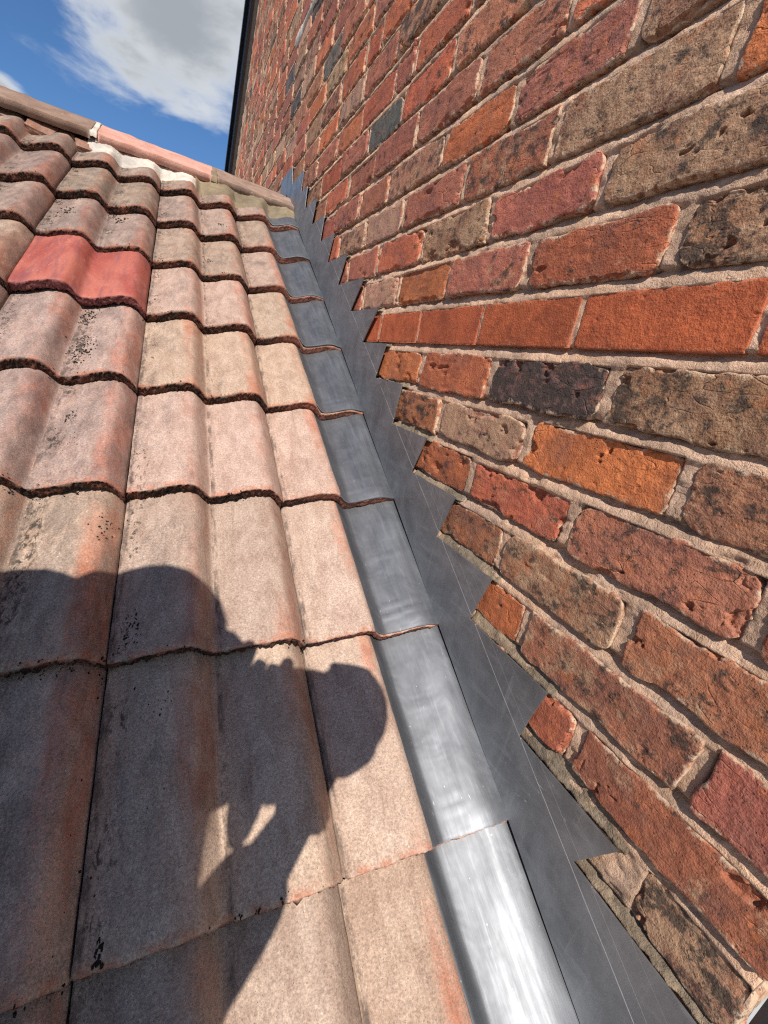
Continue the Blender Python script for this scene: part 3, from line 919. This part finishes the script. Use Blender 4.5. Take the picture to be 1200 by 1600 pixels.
def make_ridge(xa, xb, h0, mat, seed, yaw=0.0, tiltx=0.0):
    # built in world-aligned frame then parented under the roof: section in (y, z)
    nxx = 26
    sec = ridge_section(21)
    r = np.random.RandomState(seed)
    apex = np.array([SR * math.cos(PITCH) - h0 * math.sin(PITCH), SR * math.sin(PITCH) + h0 * math.cos(PITCH)])
    X = np.linspace(xa, xb, nxx)
    outer = np.zeros((nxx, len(sec), 3)); inner = outer.copy()
    for j, (sy, sz) in enumerate(sec):
        n1 = 0.0045 * fbm(X * 14 + seed, sy * 22 + X * 0, 0, seed, 5, 0.6)
        outer[:, j] = np.stack([X, apex[0] + sy + 0 * X, apex[1] + sz + n1 + tiltx * (X - (xa + xb) / 2)], -1)
        inner[:, j] = np.stack([X, apex[0] + sy * 0.97 + 0 * X, apex[1] + sz - 0.030 + n1 + tiltx * (X - (xa + xb) / 2)], -1)
    ring = np.concatenate([outer, inner[:, ::-1]], 1)
    ring = np.concatenate([ring, ring[:, :1]], 1)
    # end caps: collapse to the middle line
    capa = ring[:1].copy(); capb = ring[-1:].copy()
    mid = 0.5 * (np.concatenate([outer, inner[:, ::-1]], 1) + np.concatenate([inner, outer[:, ::-1]], 1))
    mid = np.concatenate([mid, mid[:, :1]], 1)
    ring = np.concatenate([mid[:1], capa, ring, capb, mid[-1:]], 0)
    # to roof-local coordinates
    y, z = ring[..., 1], ring[..., 2]
    loc = np.stack([ring[..., 0], y * math.cos(PITCH) + z * math.sin(PITCH), -y * math.sin(PITCH) + z * math.cos(PITCH)], -1)
    me = mesh_np('ridge_tile', loc.reshape(-1, 3), grid_quads(loc.shape[0], loc.shape[1]))
    return link('ridge_tile', me, mat, roof)


RH = 0.027
o = make_ridge(-0.812, -0.376, RH, M_RIDGE_NEW, 3); o['label'] = 'pink ridge tile bedded on white mortar'
o = make_ridge(-0.362, -0.004, RH - 0.004, M_RIDGE_END, 5, tiltx=-0.02); o['label'] = 'stained ridge tile dipping to the brick wall'
for i in range(4):
    o = make_ridge(-1.268 - 0.452 * i, -0.826 - 0.452 * i, RH + 0.004, M_RIDGE_OLD, 7 + i); o['label'] = 'brown mossy ridge tile lifted off its bedding'


def bedding(xa, xb, s_lo, s_hi, h_hi, mat, name, seed, belly=0.01):
    nx = int((xb - xa) / 0.005); ny = 14
    X = np.linspace(xa, xb, nx); T = np.linspace(0, 1, ny)
    Xg, Tg = np.meshgrid(X, T, indexing='ij')
    lo = s_lo + 0.018 * fbm(Xg * 16, Xg * 0 + seed, 0, seed, 4)
    S = lo + (s_hi - lo) * Tg
    hs = roof_h(Xg) - 0.030 * (S - (S0 + 7 * G)) / G - 0.004
    top = h_hi + 0 * Xg
    Hh = hs + (top - hs) * (Tg ** 1.15) + belly * np.sin(np.pi * Tg) + 0.008 * fbm(Xg * 40, S * 50, 0, seed + 2, 5, 0.62)
    P = np.stack([Xg, S, Hh], -1)
    P = np.pad(P, ((1, 1), (1, 1), (0, 0)), mode='edge'); P[0, :, 2] -= 0.03; P[-1, :, 2] -= 0.03; P[:, 0, 2] -= 0.02; P[:, -1, 1] += 0.08
    return link(name, mesh_np(name, P.reshape(-1, 3), grid_quads(P.shape[0], P.shape[1])), mat, roof)


bedding(-0.838, -0.375, 2.540, 2.680, 0.014, M_WHITE_MORTAR, 'ridge_mortar', 4)['label'] = 'white bedding mortar under the pink ridge tile'
bedding(-0.445, -0.004, 2.505, 2.670, 0.010, M_BROWN_MORTAR, 'ridge_mortar', 8, 0.018)['label'] = 'fresh brown mortar by the wall'
bedding(-2.6, -0.825, 2.665, 2.74, 0.0, M_BROWN_MORTAR, 'ridge_mortar', 12, 0.0)['label'] = 'old crumbling mortar in shade under the mossy ridge'


def joint_mortar(x, w_, mat, seed, h0):
    sec = ridge_section(21, leg=0.188)
    nx = 8
    X = np.linspace(x - w_, x + w_, nx)
    apex = np.array([SR * math.cos(PITCH) - h0 * math.sin(PITCH), SR * math.sin(PITCH) + h0 * math.cos(PITCH)])
    G_ = np.zeros((nx, len(sec), 3))
    for j, (sy, sz) in enumerate(sec):
        n1 = 0.005 * fbm(X * 60 + seed, sy * 40 + X * 0, 0, seed, 3)
        G_[:, j] = np.stack([X + 0.004 * fbm(X * 0 + seed, sy * 50 + X * 0, 0, seed + 1, 3), apex[0] + sy + 0 * X, apex[1] + sz + n1 + 0.001], -1)
    G_ = np.pad(G_, ((1, 1), (1, 1), (0, 0)), mode='edge'); G_[0, :, 2] -= 0.03; G_[-1, :, 2] -= 0.03; G_[:, 0, 2] -= 0.02; G_[:, -1, 2] -= 0.02
    y, z = G_[..., 1], G_[..., 2]
    loc = np.stack([G_[..., 0], y * math.cos(PITCH) + z * math.sin(PITCH), -y * math.sin(PITCH) + z * math.cos(PITCH)], -1)
    return link('joint_mortar', mesh_np('joint_mortar', loc.reshape(-1, 3), grid_quads(loc.shape[0], loc.shape[1])), mat, roof)


joint_mortar(-0.819, 0.012, M_WHITE_MORTAR, 31, RH + 0.002)
joint_mortar(-0.369, 0.013, M_BROWN_MORTAR, 33, RH - 0.002)


# broken tile slips wedged under the lifted ridge tile
def slip(x, s, h, w_, l_, t_, rot, seed):
    r = np.random.RandomState(seed)
    bm = bmesh.new()
    bmesh.ops.create_cube(bm, size=1, matrix=Matrix.Diagonal((w_, l_, t_, 1)))
    bmesh.ops.subdivide_edges(bm, edges=bm.edges[:], cuts=3, use_grid_fill=True)
    for v_ in bm.verts:
        p = v_.co
        n = float(fbm(p.x * 60 + seed, p.y * 60, p.z * 90, seed, 3))
        v_.co = p + p.normalized() * n * 0.006
    A = bm_mesh('tile_slip', bm)
    n = len(A.vertices)
    for an, val in (('phase', 0.8), ('down', 0.05), ('nose', 0.15), ('right', 0.0), ('clean', 0.3), ('rnd', r.uniform(0, 1))):
        a = A.attributes.new(an, 'FLOAT', 'POINT'); a.data.foreach_set('value', np.full(n, val, dtype=np.float32))
    a = A.attributes.new('tint', 'FLOAT_COLOR', 'POINT'); a.data.foreach_set('color', np.tile(np.array([0.9, 0.8, 0.75, 1], dtype=np.float32), n))
    o = link('tile_slip', A, M_TILE, roof, (x, s, h)); o.rotation_euler = rot
    o['label'] = 'broken piece of tile wedged under the ridge'


slip(-0.838, 2.585, -0.018, 0.075, 0.07, 0.022, (0.10, 0.05, 0.15), 3)
slip(-0.985, 2.600, -0.014, 0.085, 0.085, 0.024, (0.12, 0.12, -0.12), 5)
slip(-0.925, 2.635, -0.016, 0.07, 0.06, 0.02, (0.1, -0.05, 0.3), 9)
slip(-1.100, 2.630, -0.018, 0.09, 0.06, 0.02, (0.1, -0.05, -0.2), 12)

# ------------------------------------------------------------------ lead dressed over the cut tiles, a sheet to each course
soak = empty('lead_tile_flashing', 'grey lead sheets dressed over the tile edges, one to each course, beside the wall', 'flashing', None, (0, 0, CZ), (PITCH, 0, 0))
XL = -0.154
for k in range(-1, 8):
    r = np.random.RandomState(700 + k)
    s_a = 0.0015; s_b = G + 0.02 if k < 7 else 0.235
    nx, ny = 60, 50
    xs = np.linspace(XL + r.uniform(-0.002, 0.002), -0.0030, nx); ss = np.linspace(0, 1, ny) ** 1.2 * (s_b - s_a) + s_a
    Xg, Sg = np.meshgrid(xs, ss, indexing='ij')
    phi = (Xg - SEAM[1]) / PW
    hh = roof_h(Xg)
    # lead is stiffer than the profile: soften it, and turn it up at the wall
    for dx in (-0.008, 0.008):
        hh = hh + roof_h(Xg + dx)
    hh = hh / 3.0 + 0.004
    hh = hh - 0.030 * Sg / G * (1 - 0.62 * sstep(Xg, -0.075, -0.006))
    hh = hh + 0.0008 * fbm(Xg * 30, Sg * 12 + k * 7, 0, 40 + k, 4) + 0.0020 * fbm(Xg * 9, Sg * 7 + k * 3, 0, 41 + k, 2) + 0.0010 * np.exp(-((Sg - 0.022) / 0.010) ** 2) * (0.6 + 0.4 * fbm(Xg * 30, Xg * 0 + k, 0, 3, 2)) * sstep(Xg, -0.13, -0.07)
    hh = hh - 0.0008 * np.exp(-Sg / 0.003)
    for cs_, ca in ((0.030 + 0.01 * r.uniform(), 0.0011), (0.052 + 0.02 * r.uniform(), 0.0008), (r.uniform(0.12, 0.2), 0.0009)):
        wv = Sg - cs_ - 0.010 * fbm(Xg * 14 + k, Xg * 0, 0, 80 + k, 3)
        hh = hh + ca * np.exp(-(wv / 0.004) ** 2) * (0.5 + fbm(Xg * 22 + k * 3, Sg * 6, 0, 81 + k, 3))
    hh = hh - 0.0022 * np.exp(-(Xg - XL) / 0.003)
    So = Sg + 0.0016 * fbm(Xg * 26 + k, Xg * 0, 0, 60 + k, 3) * np.exp(-Sg / 0.02)
    P = np.stack([Xg, So, hh], -1)
    P = np.pad(P, ((2, 2), (2, 2), (0, 0)), mode='edge')
    P[0, :, 2] -= 0.0028; P[:, 0, 2] -= 0.003; P[:, -1, 2] -= 0.003; P[-1, :, 2] += 0.012
    link('lead_sheet', mesh_np('lead_sheet', P.reshape(-1, 3) , grid_quads(P.shape[0], P.shape[1])), M_SOAK, soak, (0, S0 + k * G, 0))

# ------------------------------------------------------------------ stepped lead flashing up the wall
stepf = empty('stepped_lead_flashing', 'dark lead flashing cut in steps up the foot of the brick wall', 'flashing')
# (bed number, y of the tip, y of the notch): the top of each step lies in a mortar bed
STEPS = [(-7, -0.165, 0.010), (-6, -0.028, 0.145), (-5, 0.126, 0.315), (-4, 0.290, 0.471), (-3, 0.441, 0.621), (-2, 0.588, 0.760),
         (-1, 0.749, 0.921), (0, 0.886, 1.056), (1, 0.978, 1.202), (2, 1.125, 1.368), (3, 1.315, 1.531), (4, 1.492, 1.667),
         (5, 1.654, 1.837), (6, 1.805, 1.991), (7, 1.993, 2.115), (8, 2.107, 2.328), (9, 2.372, 2.62)]
ZOFF = {-7: 0.0, -6: -0.016, -5: -0.009, -4: -0.006, -3: -0.002, -2: -0.008}


def zbed(k, y, y_tip, y_notch):
    return k * H + ZOFF.get(k, 0.0) + 0.004


def sheet(steps, x, y_end_top, y_start, name='lead_sheet', lap=None):
    # outline in (y, z), from the crease at the near end, up the steps, back down the far end
    pts = [(y_start, crease_z(y_start) + 0.010)]
    for (k, yt, yn) in steps:
        pts.append((yt, zbed(k, yt, yt, yn))); pts.append((yn, zbed(k, yn, yt, yn) + 0.001))
    yt, zt = pts[-1]
    pts.append((y_end_top, crease_z(y_end_top) + 0.010))
    bm = bmesh.new()
    dens = []
    for a, b_ in zip(pts, pts[1:]):
        m_ = max(1, int(math.hypot(b_[0] - a[0], b_[1] - a[1]) / 0.012))
        for q in range(m_):
            f = q / m_
            y = a[0] + (b_[0] - a[0]) * f; z = a[1] + (b_[1] - a[1]) * f
            w_ = 0.0008
            y += w_ * float(vnoise(y * 60, z * 60, 0, 4)); z += w_ * float(vnoise(y * 60, z * 60, 3.5, 4))
            dens.append((y, z))
    dens.append(pts[-1])
    n = max(2, int((y_end_top - y_start) / 0.03))
    for q in range(1, n):
        f = q / n
        y = y_end_top + (y_start - y_end_top) * f
        dens.append((y, crease_z(y) + 0.010 + 0.0012 * float(vnoise(y * 9, 2.2, 0, 6))))
    fr = [bm.verts.new((x, y, z)) for y, z in dens]; bk = [bm.verts.new((x + 0.003, y, z)) for y, z in dens]
    f0 = bm.faces.new(fr); f1 = bm.faces.new(bk[::-1])
    for i in range(len(dens)):
        j = (i + 1) % len(dens)
        bm.faces.new([fr[i], bk[i], bk[j], fr[j]])
    bm.normal_update()
    bmesh.ops.triangulate(bm, faces=[f0, f1], ngon_method='EAR_CLIP')
    return link(name, bm_mesh(name, bm), M_STEP, stepf)


XS = -0.0140
sheet(STEPS[:6] + [(-1, 0.749, 0.915)], XS - 0.0030, 0.985, -0.165)
sheet([(-1, 0.80, 0.921)] + STEPS[7:14] + [(7, 1.993, 2.107)], XS, 2.19, 0.90)
sheet(STEPS[14:], XS + 0.0018, 2.62, 2.08)

# pointing pressed into the beds over the lead
for (k, yt, yn) in STEPS:
    n = 110
    ya, yb = yt - 0.004, yn + 0.006
    Y = np.linspace(ya, yb, n); T = np.array([0, 0.0, 0.15, 0.3, 0.45, 0.6, 0.75, 0.9, 1.0, 1.0])
    Yg, Tg = np.meshgrid(Y, T, indexing='ij')
    z0 = k * H + ZOFF.get(k, 0.0) - 0.002
    top = 0.0095 - ZOFF.get(k, 0.0) * 1.3 + 0.005 * fbm(Yg * 40, Yg * 0 + k, 0, 90 + k, 3)
    Z = z0 + Tg * top
    X = -0.0065 + 0.011 * Tg + 0.0045 * fbm(Yg * 55, Z * 110, 0, 95 + k, 5, 0.65)
    X[:, 0] += 0.014; X[:, -1] += 0.012
    P = np.stack([X, Yg, Z], -1)
    P = np.pad(P, ((1, 1), (0, 0), (0, 0)), mode='edge'); P[0, :, 0] += 0.012; P[-1, :, 0] += 0.012
    link('pointing', mesh_np('pointing', P.reshape(-1, 3), grid_quads(P.shape[0], P.shape[1], 0, True)), M_POINT, stepf)

# ------------------------------------------------------------------ the person with the phone, who throws the shadow on the tiles
UPV = np.array([0, 0, 1.0]) - SUN_D[2] * SUN_D; UPV /= np.linalg.norm(UPV)
RTV = np.cross(SUN_D, UPV)


def sp(a, b, t):
    # a point by where its shadow falls: right, up (as seen along the sunlight) from the phone, and how far towards the sun
    return CAM + a * RTV + b * UPV - t * SUN_D


def hp(a, b, dep):
    # like sp, at a chosen depth behind the lens
    F = R[2]
    return sp(a, b, (dep + a * F.dot(RTV) + b * F.dot(UPV)) / F.dot(SUN_D))


M_SKIN = mat_plain('skin', (0.45, 0.25, 0.18), 0.5, 0.1)
M_COAT = mat_plain('dark_work_jacket', (0.03, 0.035, 0.05), 0.9, 0.2, 60)
M_TROUSERS = mat_plain('black_work_trousers', (0.02, 0.02, 0.022), 0.9)
M_BOOT = mat_plain('brown_boots', (0.07, 0.04, 0.02), 0.6)
M_HAT = mat_plain('grey_knitted_hat', (0.10, 0.10, 0.11), 1.0, 0.3, 200)


def skin_mesh(name, pts, edges, radii, mat, parent, root=0, sub=2):
    me = bpy.data.meshes.new(name)
    me.from_pydata([tuple(map(float, p)) for p in pts], edges, [])
    o = link(name, me, mat, parent)
    md = o.modifiers.new('skin', 'SKIN'); md.use_smooth_shade = True
    lay = me.skin_vertices[0].data if me.skin_vertices else None
    if lay is None:
        bmx = bmesh.new(); bmx.from_mesh(me); bmx.verts.layers.skin.verify(); bmx.to_mesh(me); bmx.free()
        lay = me.skin_vertices[0].data
    for i, rr in enumerate(radii):
        lay[i].radius = (rr, rr); lay[i].use_root = (i == root)
    ss = o.modifiers.new('sub', 'SUBSURF'); ss.levels = sub; ss.render_levels = sub
    return o


class Chain:
    def __init__(s):
        s.p, s.e, s.r = [], [], []

    def add(s, p, r, prev=None):
        s.p.append(np.asarray(p, float)); s.r.append(r)
        if prev is not None:
            s.e.append((prev, len(s.p) - 1))
        return len(s.p) - 1

    def run(s, pts, prev):
        for p, r in pts:
            prev = s.add(p, r, prev)
        return prev


person = empty('person', 'person in dark jacket behind the camera whose shadow falls across the tiles', 'person')
FH = np.array([0.47, 0.88, 0.0]); RHV = np.array([0.88, -0.47, 0.0]); ZV = np.array([0, 0, 1.0])
HEAD = sp(-0.300, 0.085, 0.36)
NECK = HEAD - 0.05 * FH - 0.15 * ZV
CHEST = NECK - 0.03 * FH - 0.16 * ZV
PELV = CHEST - 0.06 * FH - 0.40 * ZV
SHR = CHEST + 0.150 * RHV + 0.08 * ZV; SHL = CHEST - 0.19 * RHV + 0.09 * ZV
WR_R = hp(-0.005, -0.090, 0.035); EL_R = sp(-0.120, -0.320, 0.14)
WR_L = hp(-0.165, -0.010, 0.05); EL_L = sp(-0.500, 0.120, 0.20)
KN_R = PELV + 0.11 * RHV + 0.16 * FH - 0.42 * ZV; AN_R = PELV + 0.12 * RHV + 0.02 * FH - 0.82 * ZV
KN_L = PELV - 0.11 * RHV + 0.10 * FH - 0.44 * ZV; AN_L = PELV - 0.12 * RHV + 0.0 * FH - 0.86 * ZV

b = Chain()
pv = b.add(PELV, 0.13)
ch = b.run([(PELV + 0.2 * (CHEST - PELV) / 0.4, 0.125), (CHEST, 0.135)], pv)
nk = b.run([(NECK, 0.058), (HEAD - 0.03 * FH - 0.05 * ZV, 0.075)], ch)
hd = b.run([(HEAD + 0.0 * FH, 0.092), (HEAD + 0.075 * ZV, 0.07)], nk)


def arm(shoulder, elbow, wrist, palm):
    q = b.run([(shoulder, 0.062), (0.5 * (shoulder + elbow), 0.050), (elbow, 0.042), (0.5 * (elbow + wrist), 0.040), (wrist, 0.027)], ch)
    return b.run([(palm, 0.033)], q)


pr = arm(SHR, EL_R, WR_R, hp(0.018, -0.020, 0.040))
pr2 = b.run([(hp(0.018, 0.040, 0.050), 0.046), (hp(0.045, 0.070, 0.050), 0.044)], pr)
b.run([(hp(-0.022, 0.066, 0.050), 0.036)], pr2 - 1)
b.run([(hp(0.062, 0.025, 0.060), 0.052)], pr2 - 1)
plm = arm(SHL, EL_L, WR_L, hp(-0.118, -0.005, 0.045))
pl2 = b.run([(hp(-0.112, 0.045, 0.046), 0.044)], plm)
b.run([(hp(-0.085, 0.060, 0.046), 0.034)], plm)
for p_, kn, an in ((1, KN_R, AN_R), (-1, KN_L, AN_L)):
    hip = PELV + p_ * 0.10 * RHV - 0.06 * ZV
    b.run([(hip, 0.095), (0.5 * (hip + kn), 0.075), (kn, 0.055), (0.4 * kn + 0.6 * an, 0.052), (an, 0.038), (an + 0.15 * FH - 0.06 * ZV, 0.036)], pv)
body = skin_mesh('body', b.p, b.e, b.r, M_SKIN, person)


def finger(pts, radii, name='finger'):
    c_ = Chain(); c_.run(list(zip(pts, radii)), None)
    return skin_mesh(name, c_.p, c_.e, c_.r, M_SKIN, person, 0, 2)


# right hand over the edge of the phone: knuckles out to the right, tips curled back to its side
for bb, out, ln in ((0.098, 0.078, 0.92), (0.076, 0.098, 1.0), (0.052, 0.104, 0.97), (0.028, 0.104, 0.85), (0.008, 0.100, 0.8)):
    if bb < 0.02:
        continue
    finger([hp(0.045, bb * 0.75, 0.040), hp(out - 0.014, bb, 0.034), hp(out - 0.012, bb + 0.004, 0.021), hp(0.045, bb + 0.008, 0.020), hp(0.045 - 0.055 * ln, bb + 0.010, 0.020)],
           (0.0145, 0.0145, 0.0135, 0.0125, 0.010))
finger([hp(0.030, -0.045, 0.058), hp(0.085, -0.010, 0.055), hp(0.060, 0.010, 0.045), hp(0.020, 0.020, 0.034)], (0.018, 0.016, 0.014, 0.011), 'thumb')
# left hand steadies the other side, fingertips standing up past the phone
for q, (fa, fb_) in enumerate((((-0.142, 0.085), (-0.135, 0.122)), ((-0.118, 0.080), (-0.112, 0.097)), ((-0.094, 0.075), (-0.090, 0.094)), ((-0.074, 0.070), (-0.072, 0.108)))):
    finger([hp(-0.125 + 0.012 * q, 0.020, 0.042), hp(fa[0], fa[1] - 0.022, 0.036), hp(fa[0] * 0.5 + fb_[0] * 0.5, 0.5 * (fa[1] + fb_[1]), 0.030), hp(fb_[0], fb_[1], 0.026)],
           (0.0140, 0.0135, 0.0125, 0.0105))
finger([hp(-0.112, -0.045, 0.058), hp(-0.096, -0.020, 0.060), hp(-0.076, 0.000, 0.050), hp(-0.052, 0.012, 0.036)], (0.022, 0.021, 0.017, 0.012), 'thumb')


def offset_chain(items, name, mat, root=0):
    c_ = Chain()
    for pts in items:
        prev = None
        for p, r_ in pts:
            if isinstance(p, int):
                prev = p
            else:
                prev = c_.add(p, r_, prev)
    return skin_mesh(name, c_.p, c_.e, c_.r, mat, person, root, 2)


offset_chain([[(PELV - 0.04 * ZV, 0.165), (0.5 * (PELV + CHEST), 0.160), (CHEST + 0.02 * ZV, 0.170), (NECK + 0.02 * ZV, 0.085)],
              [(2, 0), (SHR, 0.070), (0.5 * (SHR + EL_R), 0.055), (EL_R, 0.052), (0.5 * (EL_R + WR_R), 0.056), (0.2 * EL_R + 0.8 * WR_R, 0.052)],
              [(2, 0), (SHL, 0.085), (0.5 * (SHL + EL_L), 0.075), (EL_L, 0.082), (0.5 * (EL_L + WR_L), 0.085), (0.45 * EL_L + 0.55 * WR_L, 0.098), (0.10 * EL_L + 0.90 * WR_L, 0.100), (hp(-0.115, -0.030, 0.12), 0.100), (hp(-0.095, -0.035, 0.12), 0.085)]], 'jacket', M_COAT)
offset_chain([[(PELV - 0.02 * ZV, 0.15)], ] + [[(0, 0), (PELV + s_ * 0.10 * RHV - 0.08 * ZV, 0.11), (0.5 * (PELV + s_ * 0.10 * RHV + kn), 0.090), (kn, 0.070), (0.15 * kn + 0.85 * an, 0.060)]
                                                for s_, kn, an in ((1, KN_R, AN_R), (-1, KN_L, AN_L))], 'trousers', M_TROUSERS)
for an in (AN_R, AN_L):
    offset_chain([[(an + 0.03 * ZV, 0.052), (an - 0.04 * ZV, 0.055), (an + 0.16 * FH - 0.065 * ZV, 0.048)]], 'boot', M_BOOT)


def blob(name, centre, radii, mat, axes=None, cut=None, sub=3):
    bm = bmesh.new(); bmesh.ops.create_icosphere(bm, subdivisions=sub, radius=1)
    ax = axes or (RHV, FH, ZV)
    for v_ in bm.verts:
        p = v_.co.copy()
        if cut is not None:
            p.z = max(p.z, cut)
        v_.co = Vector(centre + p.x * radii[0] * ax[0] + p.y * radii[1] * ax[1] + p.z * radii[2] * ax[2])
    return link(name, bm_mesh(name, bm, True), mat, person)


blob('hat', HEAD - 0.02 * FH + 0.020 * ZV, (0.130, 0.140, 0.130), M_HAT, None, -0.45)
blob('hood', NECK - 0.03 * FH + 0.03 * ZV, (0.185, 0.14, 0.15), M_COAT)
for o_ in (wall, roof, win):
    o_['kind'] = 'thing'
SUNAX = (RTV, UPV, -SUN_D)
blob('shadow_filler', hp(-0.130, -0.015, 0.150), (0.062, 0.092, 0.055), M_COAT, SUNAX)  # ellipsoids added round the hands to fill out the cast shadow, not clothing
blob('shadow_filler', hp(-0.080, -0.052, 0.140), (0.026, 0.090, 0.05), M_COAT, SUNAX)
blob('shadow_filler', hp(-0.052, -0.030, 0.140), (0.036, 0.062, 0.04), M_COAT, SUNAX)
blob('shadow_filler', hp(-0.190, 0.030, 0.180), (0.075, 0.105, 0.06), M_COAT, SUNAX)
blob('shadow_filler', hp(-0.030, 0.055, 0.125), (0.060, 0.045, 0.05), M_COAT, SUNAX)
blob('shadow_filler', hp(0.036, 0.042, 0.130), (0.070, 0.076, 0.05), M_COAT, SUNAX)
blob('nose', HEAD + 0.098 * FH - 0.012 * ZV, (0.016, 0.022, 0.026), M_SKIN, None, None, 2)
for s_ in (-1, 1):
    blob('ear', HEAD - 0.01 * FH + s_ * 0.092 * RHV - 0.02 * ZV, (0.012, 0.022, 0.034), M_SKIN, None, None, 2)
    e_ = blob('eye', HEAD + 0.086 * FH + s_ * 0.032 * RHV + 0.012 * ZV, (0.013, 0.009, 0.009), M_WHITE_MORTAR, None, None, 2)
blob('mouth', HEAD + 0.088 * FH - 0.055 * ZV, (0.026, 0.007, 0.007), M_BOOT, None, None, 2)

# phone: its lens is the camera
phone = empty('phone', 'black phone held upright in both hands over the roof', 'phone')
bm = bmesh.new()
bmesh.ops.create_cube(bm, size=1, matrix=Matrix.Diagonal((0.073, 0.146, 0.008, 1)))
bmesh.ops.bevel(bm, geom=[e for e in bm.edges if abs((e.verts[0].co - e.verts[1].co).z) > 0.004], offset=0.012, segments=5, affect='EDGES')
PM = M @ Matrix.Translation((-0.020, -0.050, 0.0085))
for v_ in bm.verts:
    v_.co = PM @ v_.co
link('phone_body', bm_mesh('phone_body', bm), M_BLACK, phone)
bm = bmesh.new()
bmesh.ops.create_cube(bm, size=1, matrix=PM @ Matrix.Translation((0, 0, 0.0043)) @ Matrix.Diagonal((0.066, 0.138, 0.0008, 1)))
M_SCREEN = mat_plain('dark_screen_glass', (0.02, 0.02, 0.025), 0.1)
link('screen', bm_mesh('screen', bm), M_SCREEN, phone)

# ladder under the person's boots, standing on the yard
ladder = empty('ladder', 'aluminium ladder standing below the roof edge under the person', 'ladder')
M_ALU = mat_plain('aluminium', (0.6, 0.6, 0.6), 0.4, 0.1, 20, 0.8)
FOOT = 0.5 * (AN_R + AN_L) - 0.125 * ZV + 0.05 * FH
LDIR = np.array([0.10, 0.22, 0.97]); LDIR /= np.linalg.norm(LDIR)
LB = FOOT - LDIR * ((FOOT[2] + 4.2) / LDIR[2]); LLEN = np.linalg.norm(FOOT - LB) + 0.30


def bar(p, q, w_, name, parent, mat):
    p, q = Vector(p), Vector(q)
    bm = bmesh.new()
    bmesh.ops.create_cube(bm, size=1, matrix=Matrix.Translation((p + q) / 2) @ (q - p).to_track_quat('Z', 'Y').to_matrix().to_4x4() @ Matrix.Diagonal((w_, w_, (q - p).length, 1)))
    return link(name, bm_mesh(name, bm), mat, parent)


for s_ in (-1, 1):
    bar(LB + s_ * 0.19 * RHV, LB + s_ * 0.19 * RHV + LDIR * LLEN, 0.03, 'stile', ladder, M_ALU)
q_ = np.linalg.norm(FOOT - LB)
while q_ > 0.15:
    bar(LB - 0.19 * RHV + LDIR * q_, LB + 0.19 * RHV + LDIR * q_, 0.028, 'rung', ladder, M_ALU)
    q_ -= 0.27
